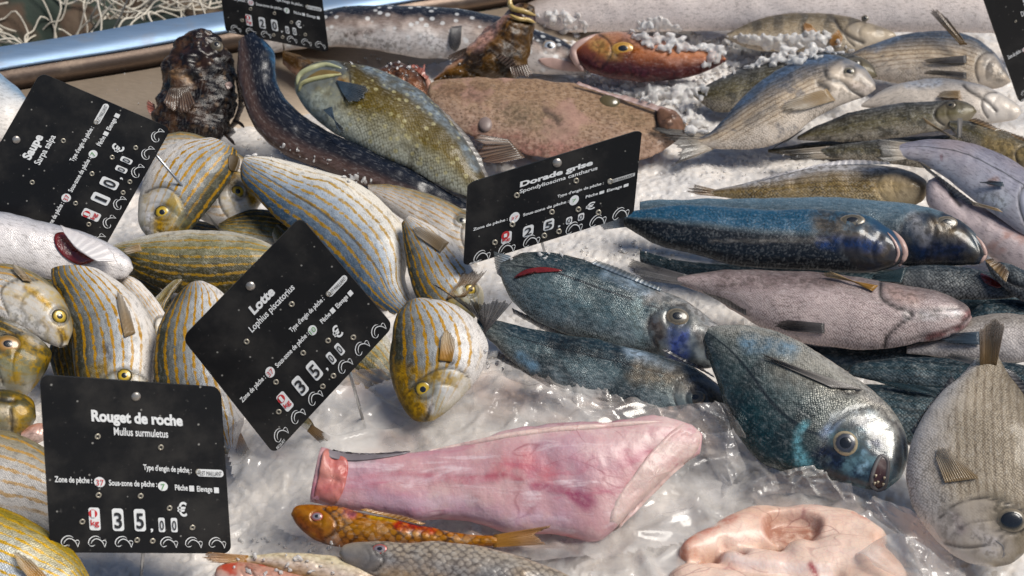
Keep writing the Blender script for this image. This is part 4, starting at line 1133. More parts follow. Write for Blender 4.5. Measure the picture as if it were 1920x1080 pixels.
# ================= wrasse, conger, anglerfish, small scorpionfish
fish('dark_tail_fish', 'brown tail end of a fish lying behind the open mouthed wrasse', 'fish', None,
     '640,160 610,130 570,106 530,96', '640,166 600,160 560,146 530,120', SCORP_BROWN, z=.02, tilt=32, r=.5, sg=.0)
fr = fish('anglerfish', 'flat brown mottled anglerfish spread on the ice behind the Dorade grise price tag', 'fish', None,
     '800,180 812,152 870,144 940,145 1020,150 1090,158 1160,178 1230,202 1290,232', '802,186 822,214 864,244 900,262 960,285 1040,300 1140,306 1230,290 1288,248', ANGLER, z=.030, tilt=28, r=.20, sg=.0, rough=.0018, rough_f=60, ease=1.1,
     fins=[fin('pectoral_fin', '955,262 985,296', '872,254 868,290 910,318', 'scorp', off=.004, lift=(0, .004), rays=9, jag=.45, wave=.004), fin('dorsal_fin', '1080,158 1250,214', '1086,152 1262,204', 'pink', off=.008, rays=10, jag=.4)],
     creases=[('1020,206 1036,214 1046,226', 5, .7), ('1232,204 1230,236 1226,250', 3, .7)])
eyel = thing
def lump_on(fr, name, p, rpx, mat, h=.7, asp=1.0):
    loc, nor = hit(fr[1], p, fr[2], fr[3])
    R = rpx * np.linalg.norm(loc - CAM) / FPX
    V, F, A = dome(R, R * h, asp=asp)
    return mesh(name, loc - fr[3] * R * .1 + V @ basis(fr[3]).T, F, mat, fr[0], {'fv': A})
lump_on(fr, 'eye', (910, 232), 17, plain('angler_grey', (.24, .18, .16), .45, var=.5), .4, .8)
lump_on(fr, 'eye', (1142, 190), 17, plain('angler_olive', (.10, .075, .03), .3, coat=.6), .45, 1.2)
patch_on(fr, 'jaw', '1232,206 1262,212 1278,226 1280,250 1256,252 1236,240', skin('angler_jaw_skin', (.3, .2, .15), (.22, .13, .09), (.12, .07, .05), mott=(.06, .035, .025), mott_s=90, scale_amt=.1), lift=.003, dome_=.006, noise=.002)
fr = fish('small_scorpionfish', 'small reddish scorpionfish wedged between the wrasse and the anglerfish', 'fish', SCO,
     '806,190 800,160 780,130 750,118 715,124 690,140', '800,196 790,214 760,190 730,170 700,152', SCORP_RED, z=.03, tilt=34, r=.6, sg=.0, rough=.0018, rough_f=90, ease=1.1,
     fins=[fin('dorsal_fin', '770,124 800,150', '778,116 808,136', 'red', off=.004, rays=5, jag=.6)])
tube_on(fr, 'spine', '796,150 794,136 796,122', 2.5, FINS['red'] and plain('spine_red', (.30, .10, .07), .4), lift=.002)
tube_on(fr, 'jaw', '786,132 800,150 806,170 802,192', 6, plain('jaw_orange', (.46, .24, .17), .35, coat=.5), lift=-.001)

fr = fish('wrasse', 'green-gold wrasse with a gaping mouth, pale throat and dark blue fins', 'fish', None,
     '556,146 590,118 640,114 700,126 760,152 810,188 850,228 885,280 910,330 925,366', '552,156 556,178 580,212 620,246 680,278 740,304 800,334 850,358 890,376 915,384', WRASSE, z=.04, tilt=32, r=.46, sg=.27, c=(730, 240), gill_amp=.01,
     fins=[fin('pectoral_fin', '630,152 640,172', '706,172 660,206', 'darkblue', on=True, lift=(.0005, .004), rays=13, prof=.2), fin('pelvic_fin', '606,206 622,200', '652,250 634,256', 'darkblue', off=.012, lift=(.004, .008), rays=8),
           fin('dorsal_fin', '806,190 860,250 912,345', '828,200 880,256 930,350', 'grey', off=.0, lift=(0, -.004), rays=16, jag=.25)])
patch_on(fr, 'mouth', '572,152 586,140 606,132 640,138 616,144 592,150', plain('mouth_olive', (.17, .11, .03), .4, coat=.4), lift=.0012)
tube_on(fr, 'lip', '556,160 562,142 580,130 610,122 640,128', 6, plain('lip_yellow', (.40, .40, .22), .3, coat=.6), lift=.0)
tube_on(fr, 'lip', '560,172 566,158 584,150 612,144 640,140', 4.5, plain('lip_yellow_lower', (.46, .43, .20), .3, coat=.6), lift=.0005)

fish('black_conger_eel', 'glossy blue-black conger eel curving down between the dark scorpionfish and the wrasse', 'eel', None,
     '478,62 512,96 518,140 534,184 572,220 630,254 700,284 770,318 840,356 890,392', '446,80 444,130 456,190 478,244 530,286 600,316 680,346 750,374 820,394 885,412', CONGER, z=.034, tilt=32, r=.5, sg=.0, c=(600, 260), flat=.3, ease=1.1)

# monster of the far left: dark scorpionfish
fr = fish('dark_scorpionfish', 'almost black warty scorpionfish standing head up beside the steel tray wall', 'fish', SCO,
     '375,56 404,62 428,92 440,140 446,190 438,230 412,264 380,280', '372,57 338,68 320,94 306,132 294,172 286,208 292,240 320,268', SCORP_DARK, z=.055, tilt=46, r=.55, sg=.42, rough=.0036, rough_f=95, gill_amp=.03, ease=1.3,
     eyes=[(406, 86, 13, 'dark')], eye_kw=dict(bulge=.7),
     fins=[fin('pectoral_fin', '318,166 352,162', '300,214 376,220', 'scorp', on=True, lift=(.001, .006), rays=12), fin('pelvic_fin', '290,196 292,220', '270,184 276,216', 'red', off=-.004, rays=5, jag=.4),
           fin('dorsal_fin', '440,140 446,200 420,256', '456,138 462,206 444,256', 'scorp', off=-.002, rays=14, jag=.55)],
     creases=[('322,98 350,110 380,104', 5, .6), ('330,140 352,136 370,150', 4, .5)])
for q_ in ('444,150 458,146 468,150', '446,190 462,190 470,196', '436,226 450,232 458,240', '420,252 432,262 440,272'):
    tube_on(fr, 'spine', q_, 3.2, FINS['scorp'] and SCORP_DARK, lift=.001)
patch_on(fr, 'pale_wart', '422,158 432,154 436,162 428,168', LIP, lift=.001)

# ================= salemas, from the bottom of the heap up
fish('underlying_salema', 'dark filler salema added in the gap above the Rouget de roche tag', 'fish', SAL,  # added as filler, keeps bright ice out of the dark gap
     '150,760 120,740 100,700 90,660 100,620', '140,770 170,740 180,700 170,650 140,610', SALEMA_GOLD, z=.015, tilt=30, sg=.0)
fish('underlying_salema', 'dark filler salema added deep under the horizontal salema in the heap', 'fish', SAL,  # another added filler to make the gaps dark
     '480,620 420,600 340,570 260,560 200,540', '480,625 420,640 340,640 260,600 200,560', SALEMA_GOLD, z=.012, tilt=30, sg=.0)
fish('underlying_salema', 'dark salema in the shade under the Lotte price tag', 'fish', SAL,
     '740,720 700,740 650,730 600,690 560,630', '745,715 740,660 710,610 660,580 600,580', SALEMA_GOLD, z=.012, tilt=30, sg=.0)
fish('rear_salema', 'pale salema seen edge on behind the striped salema diving beside the Saupe tag', 'fish', SAL,
     '250,300 290,262 340,248 400,262 450,290 480,320', '250,306 300,320 360,330 420,330 478,326', SALEMA_PALE, z=.03, tilt=32, sg=.0)
fish('pale_fish', 'bluish white fish behind the slanted price tag at the far left border', 'fish', SAL,
     '-80,60 -40,90 0,136 34,166 54,190', '-80,100 -60,200 -20,258 20,256 54,200', BLUE_WHITE, z=.045, tilt=32, sg=.0, c=(-10, 170))
fr = fish('white_back_salema', 'salema with a white back running down to the Dorade grise price tag, beside the conger', 'fish', SAL,
     '925,440 905,412 860,388 800,362 740,346 690,346', '925,448 900,476 860,482 810,456 750,410 690,360', SALEMA_PALE, z=.032, tilt=34, r=.45, sg=.26, eyes=[(866, 413, 14, 'silver')])
fr = fish('head_down_salema', 'yellow striped salema pointing down, its eye peeping past a dark forked tail', 'fish', SAL,
     '886,598 846,600 800,580 772,540 760,480 752,420', '890,596 906,570 904,540 884,500 858,458 820,426 770,404', SALEMA, z=.036, tilt=32, r=.42, sg=.3, eyes=[(882, 543, 13, 'gold')],
     fins=[fin('pectoral_fin', '826,474 842,456', '758,428 790,422', 'tan', on=True, lift=(.0003, .002), rays=10)])
fish('mottled_salema', 'gold mottled salema half hidden behind the upper corner of the Lotte price tag', 'fish', SAL,
     '610,440 590,420 540,400 490,390 450,396 410,420', '610,446 570,470 510,474 450,456 410,430', SALEMA_GOLD, z=.034, tilt=32, sg=.0)
fish('horizontal_salema', 'dark golden salema lying level across the heap behind the gaping white fish', 'fish', SAL,
     '530,480 520,510 480,540 410,556 330,552 270,530 230,500 205,476', '530,474 490,450 430,434 360,432 300,436 250,446 205,462', SALEMA_GOLD, z=.04, tilt=34, r=.45, sg=.0,
     fins=[fin('pectoral_fin', '262,458 266,470', '226,468 232,478', 'tan', off=.016, rays=5)])
fish('small_salema', 'pale gold salema peeping out between two striped bodies below the gaping white fish', 'fish', SAL,
     '318,640 300,650 270,620 240,570 214,520', '320,634 312,590 286,550 250,522 220,512', SALEMA_PALE, z=.032, tilt=30, sg=.3)
fish('striped_salema', 'plump salema with bold orange stripes going down behind the Rouget de roche tag', 'fish', SAL,
     '420,850 360,820 310,770 290,715 288,655 302,600 330,556 352,534', '440,850 456,780 446,700 444,620 432,568 410,540 384,528', SALEMA, z=.038, tilt=30, r=.42, sg=.0, c=(365, 690),
     fins=[fin('tail_fin', '428,830 452,812', '440,870 470,850', 'gold', off=.0, rays=8)])
fr = fish('broad_salema', 'broad striped salema, its yellow eye just above the Rouget de roche tag', 'fish', SAL,
     '226,770 180,762 148,728 138,680 130,620 114,570 96,530 96,505', '232,770 268,758 288,726 295,670 290,620 268,574 228,534 190,508', SALEMA, z=.045, tilt=30, r=.4, sg=.30, c=(195, 640),
     eyes=[(233, 704, 15, 'gold')], fins=[fin('pectoral_fin', '234,634 254,626', '212,532 236,560', 'tan', on=True, lift=(.0003, .002), rays=9)])
fish('gold_faced_salema', 'dark gold fish face at the left border under the pale salema head', 'fish', SAL,
     '88,690 96,660 70,630 30,606 -20,590 -80,590', '80,702 50,738 10,742 -40,720 -80,690', SALEMA_GOLD, z=.05, tilt=36, r=.6, sg=.55, gill_amp=.01, eyes=[(15, 645, 19, 'blue')], eye_kw=dict(asp=1.25))
fr = fish('round_faced_salema', 'golden fish face pointing at the viewer, left of the Rouget de roche tag', 'fish', SAL,
     '68,780 62,750 30,732 -20,728 -70,740', '66,788 50,812 20,820 -30,818 -70,800', SALEMA_GOLD, z=.045, tilt=40, r=.7, sg=.8, gill_amp=.01, creases=[('20,768 22,790 22,806', 3, .7), ('0,746 12,750 26,750', 5, .8)])
fish('pinkish_snout_fish', 'pinkish fish snout squeezed beside the left edge of the Rouget de roche tag', 'fish', SAL,
     '86,806 80,796 60,798 40,812', '86,812 80,826 60,832 40,826', MULLET_PINK, z=.035, tilt=34, r=.6, sg=.0)
fr = fish('pale_headed_salema', 'pale salema head with a yellow eye jutting out under the gaping white fish', 'fish', SAL,
     '128,646 136,612 124,570 96,536 52,506 0,494 -80,486', '112,652 84,642 46,622 0,602 -80,580', SALEMA_PALE, z=.07, tilt=38, r=.5, sg=.62, gill_amp=.008, eyes=[(112, 593, 15, 'gold')],
     fins=[fin('pectoral_fin', '44,528 60,530', '16,500 34,498', 'tan', on=True, lift=(.001, .006), rays=8)], creases=[('114,628 116,640 112,650', 3, .8)])
fr = fish('gaping_white_bream', 'white fish with its gill torn open showing dark red', 'fish', SAL,
     '250,502 240,482 200,454 140,432 70,414 0,398 -90,390', '248,508 226,524 160,528 90,524 30,510 -90,490', SILVER_WHITE, z=.075, tilt=38, r=.55, sg=.0, creases=[('112,512 150,500 180,490', 3, .5)])
patch_on(fr, 'gill', '104,440 124,438 138,462 160,480 178,488 150,498 120,482 104,460', GILL, lift=.0012)
add_fin(fr[0], fr[1], fr[2], fr[3], fin('gill_cover', '120,436 140,462 164,480 182,490', '112,420 160,440 205,462 226,490', 'white', off=.0205, lift=(.0, -.0035), rays=8, jag=.0, rib=0, wave=0), FINS, 5)
fish('snub_salema', 'salema head with a round white belly and an orange eye, right of the head-down one', 'fish', SAL,
     '492,372 488,346 458,326 420,322 380,340 340,360', '490,380 472,402 428,424 388,416 350,396', SALEMA_PALE, z=.05, tilt=38, r=.55, sg=.55, eyes=[(446, 359, 14, 'gold')], gill_amp=.012, c=(420, 372))
fr = fish('diving_salema', 'striped salema diving head first beside the Saupe price tag, its face golden green', 'fish', SAL,
     '302,458 340,446 384,402 424,346 446,306 448,286', '286,456 262,426 256,396 264,352 292,300 330,268 390,258', SALEMA, z=.07, tilt=36, r=.42, sg=.42, c=(350, 365), eyes=[(304, 398, 15, 'gold')],
     creases=[('296,432 306,440 310,452', 3, .7)])
patch_on(fr, 'cut_end', '430,292 446,294 450,306 444,322 430,318', plain('cut_brown', (.06, .035, .008), .5), lift=.0008)
fr = fish('long_salema', 'longest salema with blue-grey back and gold stripes slanting across the middle of the heap', 'fish', SAL,
     '450,318 456,344 500,392 556,440 610,488 660,536 706,572 738,592', '462,292 516,298 590,316 660,338 716,376 754,424 768,474 760,520 768,548 778,566', SALEMA_BLUE, z=.05, tilt=32, r=.4, sg=.0, ease=1.1, c=(620, 420),
     fins=[fin('tail_fin', '734,590 780,560', '792,600 890,566', 'blue', off=.0, rays=14), fin('tail_fin_lobe', '800,560 850,560', '788,452 846,470', 'brown', off=.02, rays=14, jag=.25),
           fin('tail_fin_lobe', '838,560 872,556', '870,505 918,502', 'brown', off=.028, rays=10, jag=.2)])
fr = fish('front_salema', 'most complete salema, head down on the clear bag with a golden face', 'fish', SAL,
     '804,790 776,788 748,756 734,716 730,670 734,628 744,590 762,566', '814,788 850,762 892,714 916,664 910,624 884,590 850,570 806,562', SALEMA, z=.05, tilt=32, r=.42, sg=.38, c=(822, 676), eyes=[(793, 730, 17, 'gold')],
     fins=[fin('pectoral_fin', '824,677 847,680', '830,610 858,630', 'gold', on=True, lift=(.0003, .002), rays=9)], creases=[('806,762 802,776 796,788', 4, .7), ('836,674 846,680 852,678', 4, .8)])
fish('low_salema', 'salema with a pale belly along the left border, half behind the Rouget de roche tag', 'fish', SAL,
     '-80,830 -20,806 30,812 80,836 130,880 170,930', '-80,930 -20,970 40,985 110,990 175,960', SALEMA_PALE, z=.035, tilt=34, r=.42, sg=.0)
fish('corner_salema', 'salema with vivid yellow and blue stripes in the lower left corner of the stall', 'fish', SAL,
     '-90,960 -30,942 30,958 90,992 140,1036 175,1092 190,1140', '-90,1120 -40,1170 40,1190 130,1180 186,1150', skin('vivid_salema_skin', (.66, .60, .52), (.46, .49, .52), (.34, .26, .05), stripes=13, stripe_c=(.56, .34, .01), stripe_amt=.9, scale=360, metal=.35, scale_amt=.4,
     edges=(.1, .45, .97)), z=.045, tilt=34, r=.4, sg=.0, fins=[fin('pectoral_fin', '66,1100 90,1086', '14,1040 36,1032', 'gold', on=True, lift=(.002, .006), rays=7)])
fish('tail_under_tag', 'small golden tail fin sticking out below the Lotte price tag', 'fish', SAL,
     '560,770 580,784 592,800', '550,790 568,802 582,812', SALEMA_GOLD, z=.02, tilt=30, sg=.0, fins=[fin('tail_fin', '584,796 576,808', '628,824 606,834', 'brown', off=.014, rays=7)])


# filler fish added underneath so that the gaps come out dark
for nm_, lb_, D_, V_, m_, g_ in (
    ('salema', 'filler salema added below the diving salema and the snub one', '560,470 500,440 420,420 340,410 280,420', '560,480 480,500 400,500 320,490 280,450', SALEMA_GOLD, SAL),
    ('salema', 'filler salema added between the gaping white fish and the broad salema', '320,560 260,510 180,490 90,500 40,520', '320,570 260,590 160,590 80,570 40,540', SALEMA_GOLD, SAL),
    ('salema', 'filler salema added between the two salemas nearest the Rouget de roche tag', '320,780 300,700 300,620 320,560 350,520', '315,790 270,720 262,640 280,570 330,520', SALEMA_GOLD, SAL),
    ('salema', 'filler salema added under the long slanting salema', '800,620 740,610 660,560 580,480 520,420', '800,630 720,660 620,610 540,520 510,440', SALEMA_GOLD, SAL),
    ('sea_bream', 'dark filler fish added between the pair of bass and the pinkish bream', '1900,520 1700,505 1500,500 1300,490 1200,470', '1900,540 1700,560 1500,560 1300,530 1200,490', SCALY_TEAL, RIG),
    ('sea_bream', 'dark filler fish added between the pinkish bream and the slim teal fish', '1920,650 1800,630 1680,640 1560,650 1480,640', '1920,680 1800,700 1660,700 1560,690 1480,660', SCALY_TEAL, RIG),
    ('sea_bream', 'dark filler fish added under the slim teal fish at the right border', '1990,760 1900,730 1760,720 1640,730 1560,760', '1990,790 1880,820 1740,830 1640,820 1560,790', SCALY_TEAL, RIG),
    ('sea_bream', 'dark filler fish added under the dark olive bream', '1840,250 1720,255 1600,262 1500,270 1440,280', '1840,280 1720,300 1600,300 1500,294 1440,286', BREAM_OLIVE, TAN),
    ('sea_bream', 'dark filler fish added between the small scaly fish and the white scaly one', '1990,560 1900,545 1800,555 1720,560', '1990,600 1900,610 1800,600 1720,575', SCALY_TEAL, RIG)):
    fish(nm_, lb_, 'fish', g_, D_, V_, m_, z=.010, tilt=28, r=.4, sg=.0)

# ================= front: mullets
fish('red_mullet', 'orange-gold red mullet with big scales lying along the pink monkfish tail', 'fish', MUL,
     '546,962 556,946 590,944 650,952 720,968 790,984 860,1000 930,1006', '546,966 560,992 590,1014 640,1024 720,1026 800,1026 870,1026 932,1024', MULLET, z=.033, tilt=32, r=.46, sg=.24, eyes=[(594, 968, 9, 'red')], eye_kw=dict(asp=1.3), gill_amp=.012,
     fins=[fin('tail_fin', '925,1004 925,1026', '1050,984 1006,1000 1036,1020', 'orange', off=.001, lift=(0, .006), rays=16, jag=.08), fin('dorsal_fin', '675,956 790,984', '690,952 800,980', 'orange', off=.003, rays=12, jag=.05)])
fish('grey_mullet', 'grey scaled mullet with an orange line along its back, in front of the red mullet', 'fish', MUL,
     '636,1034 650,1020 700,1016 780,1014 860,1018 940,1030 1010,1052 1080,1084 1140,1115', '636,1040 650,1060 690,1080 760,1100 850,1120 950,1130 1050,1135 1140,1130', MULLET_GREY, z=.032, tilt=32, r=.46, sg=.17, eyes=[(712, 1029, 10, 'red')], eye_kw=dict(asp=1.5), gill_amp=.01)
fish('pale_mullet', 'pale mullet with an orange tail at its left, below the Rouget de roche tag', 'fish', MUL,
     '770,1120 760,1094 720,1070 660,1048 590,1036 520,1036 460,1042', '770,1126 700,1124 620,1106 550,1084 500,1066 455,1058', MULLET_PALE, z=.030, tilt=32, r=.5, sg=.0,
     fins=[fin('tail_fin', '466,1042 462,1058', '372,1036 384,1054', 'orange', off=.001, lift=(0, .006), rays=10, jag=.15)])
fish('pink_mullet', 'pink and white mullet head at the front edge, overlapping the pale mullet tail', 'fish', MUL,
     '402,1076 412,1062 450,1056 520,1066 600,1088 680,1120', '402,1082 420,1110 480,1130 580,1140 680,1135', MULLET_PINK, z=.03, tilt=32, r=.5, sg=.3)
# ---------------------------------------------------------------- monkfish tail and liver
def flesh(name, a, b_, c, vein=.8, sss=.3, rough=.42, vs=1.0, streak=.6):
    b = NB(name)
    p = b.obj()
    n = b.noise(p, 16, 4, .6, .3)
    col = b.ramp(n, [(.34, a), (.52, b_), (.68, c)])
    mp = b.n('Mapping'); b.t.links.new(p, mp.inputs[0]); mp.inputs['Scale'].default_value = (.45, 1, 1)
    dn = b.n('Mix', data_type='VECTOR'); dn.inputs[0].default_value = .12
    nn = b.n('TexNoise'); nn.inputs['Scale'].default_value = 24; b.t.links.new(mp.outputs[0], nn.inputs['Vector'])
    b.t.links.new(mp.outputs[0], dn.inputs[4]); b.t.links.new(nn.outputs['Color'], dn.inputs[5])
    v = b.voro(dn.outputs[1], 30 * vs, 1.0, 'DISTANCE_TO_EDGE', '3D')
    ve = b.m('MULTIPLY', b.step(v.outputs['Distance'], .035, .0), b.step(b.noise(p, 20, 2), .45, .62))
    col = b.mix(b.m('MULTIPLY', ve, vein), col, (.20, .03, .05))
    m2 = b.n('Mapping'); b.t.links.new(p, m2.inputs[0]); m2.inputs['Scale'].default_value = (14, 70, 70); m2.inputs['Rotation'].default_value = (0, 0, .12)
    st = b.noise(m2.outputs[0], 1.0, 5, .65, .6)
    col = b.mix(b.m('MULTIPLY', b.step(st, .52, .68), streak), col, (.42, .12, .17))
    col = b.mix(b.m('MULTIPLY', b.step(st, .46, .34), streak * .8), col, (.70, .56, .58))
    v2 = b.voro(p, 210, 1.0, 'DISTANCE_TO_EDGE', '3D')
    col = b.mix(b.m('MULTIPLY', b.step(v2.outputs['Distance'], .07, .0), .18), col, (.40, .16, .20))
    blot = b.step(b.noise(p, 19, 3, .5), .60, .72)
    col = b.mix(b.m('MULTIPLY', blot, .55 * min(1, vein)), col, (.34, .03, .07))
    mka = b.n('Attribute', attribute_name='mk')
    col = b.mix(b.m('MULTIPLY', mka.outputs['Alpha'], b.m('MULTIPLY_ADD', b.step(b.noise(p, 90, 5, .7), .35, .6), .75, .25), clamp=True), col, mka.outputs['Color'])
    b.set(Base_Color=col, Roughness=rough, Coat_Weight=.16, Coat_Roughness=.2, Specular_IOR_Level=.35, Subsurface_Weight=sss, Subsurface_Scale=.006, Subsurface_Radius=(1, .4, .3),
          Normal=b.bump(b.m('ADD', b.noise(p, 70, 5), b.m('MULTIPLY', b.noise(p, 260, 3), .3)), .5, .0025))
    return b.mat
MONK = flesh('monkfish_flesh', (.42, .25, .30), (.50, .28, .29), (.60, .43, .40), vein=.6, sss=.12, streak=.75)
MONK_PALE = flesh('monkfish_pale_flesh', (.66, .47, .42), (.68, .51, .45), (.62, .42, .38), vein=.3, streak=.3, sss=.15)
MONK_CUT = flesh('monkfish_cut_flesh', (.45, .07, .06), (.52, .20, .16), (.62, .42, .36), vein=.9, vs=2, streak=.2, sss=.1)
LIVER = flesh('monkfish_liver', (.70, .46, .34), (.75, .56, .45), (.72, .50, .43), vein=.45, sss=.15, rough=.42, streak=.12)
GREYSKIN = plain('monkfish_skin_rag', (.20, .17, .18), .4, var=.5, scale=50, coat=.4)

fr = fish('monkfish_tail', 'skinned pink monkfish tail with red veins lying on the clear bag', 'fish piece', None,
     '604,842 650,850 720,850 800,842 880,826 960,808 1050,796 1140,788 1230,784 1290,792 1316,812', '582,940 640,952 720,964 800,974 880,982 960,992 1040,1004 1110,1018 1150,992 1200,940 1262,880 1312,850',
     MONK, z=.044, tilt=36, r=.42, sg=.0, ease=1.0, lump=.0022, c=(900, 890), flat=.75,
     creases=[('1060,925 1090,940 1120,975', 9, .3)])
patch_on(fr, 'cut_end', '609,846 630,852 652,866 650,900 640,930 624,948 590,938 596,900', MONK_CUT, lift=.0016, dome_=.001, noise=.002)
patch_on(fr, 'belly_flap', '1284,794 1312,814 1304,850 1262,890 1212,940 1176,976 1146,996 1150,950 1186,895 1232,836', MONK_PALE, lift=.0004, dome_=.001, noise=.0015)
patch_on(fr, 'skin_rag', '611,844 650,849 720,851 770,847 720,858 660,864 618,858', GREYSKIN, lift=.0012)
tube_on(fr, 'fat_ridge', '800,846 880,832 960,816 1040,806 1120,800 1190,794 1240,790', 7, MONK_PALE, lift=-.0005)

LOBES = []
def blob(root, name, C, rad, mat, z, seed, hscale=.55, join=None):
    """soft lobe along a px centre line, rad in px"""
    Cc = smooth(pts(C), 14)
    R = resample(np.array([[r] for r in rad], float), np.linspace(0, 1, len(Cc)))[:, 0]
    P = at_z(Cc, z)
    d = np.linalg.norm(P - CAM, axis=1) / FPX
    R = R * d
    T = np.gradient(P, axis=0)
    k = 40
    V = []
    # rounded ends
    n = len(P)
    for i, p in enumerate(P):
        t = unit(T[i]); s = np.cross(t, ZUP); s = unit(s); u = np.cross(s, t)
        for w in np.linspace(0, 2 * math.pi, k, endpoint=False):
            V.append(p + (s * math.cos(w) * 1.25 + u * math.sin(w) * hscale * 1.25) * R[i])
    V = np.array(V)
    V = V + (V - P.repeat(k, 0)) * (.10 * fbm(V, 45, 3, seed) + .05 * fbm(V, 120, 2, seed + 4))[:, None]
    F = [tuple(f) for f in grid_faces(n, k, True)] + [tuple(range(k - 1, -1, -1)), tuple(range((n - 1) * k, n * k))]
    o = mesh(name, V, F, mat, root)
    if join is not None:
        join.append(o)
    return o

LP = at_z([(1480, 1010)], .02)[0]
liver = thing('monkfish_liver', (LP[0], LP[1], 0), 'pale orange monkfish liver of soft folded lobes in the clear bag at the front', 'liver')
def liver_mesh():
    lo, hi = at_z([(1230, 1190)], .0)[0], at_z([(1720, 900)], .0)[0]
    gx = np.arange(lo[0] - .01, hi[0] + .02, .0014); gy = np.arange(lo[1], hi[1], .0014)
    X, Y = np.meshgrid(gx, gy)
    P = np.column_stack([X.ravel(), Y.ravel(), np.full(X.size, .012)])
    px = to_px(P) - np.array([0, 12.0])
    q = px + 7 * np.column_stack([vnoise(P, 40, 3), vnoise(P, 40, 4)])
    def lobe(line, rad, H, asp=1.0):
        L = smooth(pts(line), 10)
        Rr = np.interp(np.linspace(0, 1, len(L)), np.linspace(0, 1, len(rad)), rad)
        best = np.full(len(q), 9.0)
        for c, r in zip(L, Rr):
            dd = q - c
            best = np.minimum(best, np.hypot(dd[:, 0], dd[:, 1] * 1.25) / r)
        return H * np.sqrt(np.clip(1 - best ** 2, 0, 1))
    ls = [lobe('1290,1024 1320,1010 1380,985 1440,972 1520,968 1590,976 1640,1000', [22, 32, 40, 46, 46, 42, 30], .014),
          lobe('1560,1040 1600,1046 1630,1070 1640,1110 1640,1150', [62, 74, 76, 72, 60], .016),
          lobe('1290,1072 1340,1082 1400,1100 1480,1120 1560,1140', [44, 52, 56, 60, 60], .015),
          lobe('1380,1036 1440,1046 1500,1056', [34, 40, 40], .013),
          lobe('1500,1030 1530,1060', [40, 50], .015)]
    k = 700.0
    s = np.zeros(len(q))
    for l in ls:
        s = s + np.where(l > 0, np.exp(k * l) - 1, 0)
    h = np.log1p(s) / k
    hole = np.clip(1 - np.hypot((q[:, 0] - 1484) / 58, (q[:, 1] - 984) / 26) ** 2, 0, 1)
    h = h * (1 - .72 * np.clip(hole * 2.6, 0, 1))
    slit = np.exp(-(line_dist(q, smooth(pts('1356,1014 1376,1020 1396,1030'), 6)) / 6) ** 2)
    gro = np.exp(-(line_dist(q, smooth(pts('1256,1052 1300,1046 1340,1058 1420,1062 1500,1072 1570,1082'), 6)) / 9) ** 2)
    h = h * (1 - .45 * slit - .28 * gro)
    h = h + np.where(h > .002, .0012 * fbm(P, 60, 3, 5), 0)
    P[:, 2] = np.where(h > .0008, .006 + h, -.012)
    ok = (P[:, 2] > -.011).reshape(X.shape)
    kf = ok[:-1, :-1] | ok[1:, :-1] | ok[:-1, 1:] | ok[1:, 1:]
    F = grid_faces(*X.shape)[kf.ravel()]
    used = np.unique(F); re = np.full(len(P), -1); re[used] = np.arange(len(used))
    mk = np.zeros((len(P), 4))
    def mark(line, wd, c, st):
        d = line_dist(q, smooth(pts(line), 6) if len(pts(line)) > 2 else pts(line)) / wd
        w = np.clip(1.3 - d, 0, 1)[:, None] * st
        t = np.maximum(mk[:, 3:] + w - mk[:, 3:] * w, 1e-6)
        mk[:, :3] = (mk[:, :3] * mk[:, 3:] * (1 - w) + np.array(c) * w) / t
        mk[:, 3:] = t
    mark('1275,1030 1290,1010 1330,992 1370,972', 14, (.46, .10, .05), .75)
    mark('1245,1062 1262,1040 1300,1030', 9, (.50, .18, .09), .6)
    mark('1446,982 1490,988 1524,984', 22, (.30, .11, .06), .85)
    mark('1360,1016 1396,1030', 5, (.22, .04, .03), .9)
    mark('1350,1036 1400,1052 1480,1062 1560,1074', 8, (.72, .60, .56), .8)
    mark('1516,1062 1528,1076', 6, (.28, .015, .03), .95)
    mark('1600,960 1622,972', 6, (.50, .08, .04), .7)
    mark('1640,1010 1672,1050', 14, (.62, .34, .22), .6)
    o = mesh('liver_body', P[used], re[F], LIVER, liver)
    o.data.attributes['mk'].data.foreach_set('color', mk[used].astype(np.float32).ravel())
    o.modifiers.new('soften', 'SMOOTH').iterations = 4
liver_mesh()

# ---------------------------------------------------------------- clear plastic bags
def film_mat(name, dens=.2, tint=(.80, .76, .72)):
    b = NB(name)
    p = b.obj()
    tr = b.n('BsdfTransparent')
    df = b.n('BsdfDiffuse'); b.put(df.inputs[0], b.mix(b.step(b.noise(p, 15, 3), .45, .68), tint, (.80, .62, .53)))
    gl = b.n('BsdfGlossy'); gl.inputs['Roughness'].default_value = .16
    nb = b.bump(b.noise(p, 38, 2), .15, .004)
    b.t.links.new(nb, gl.inputs['Normal'])
    a = b.n('MixShader'); c = b.n('MixShader')
    fog = b.m('MULTIPLY', b.step(b.noise(p, 24, 4), .2, .75), dens * 1.5)
    b.t.links.new(fog, a.inputs[0]); b.t.links.new(tr.outputs[0], a.inputs[1]); b.t.links.new(df.outputs[0], a.inputs[2])
    fr_ = b.n('LayerWeight'); fr_.inputs[0].default_value = .35
    b.t.links.new(nb, fr_.inputs['Normal'])
    b.t.links.new(b.m('MULTIPLY_ADD', fr_.outputs['Fresnel'], .5, .03, clamp=True), c.inputs[0])
    b.t.links.new(a.outputs[0], c.inputs[1]); b.t.links.new(gl.outputs[0], c.inputs[2])
    b.t.links.new(c.outputs[0], b.out.inputs[0])
    return b.mat
FILM = film_mat('clear_plastic_film', .34)
FILM2 = film_mat('clear_plastic_flap', .30)

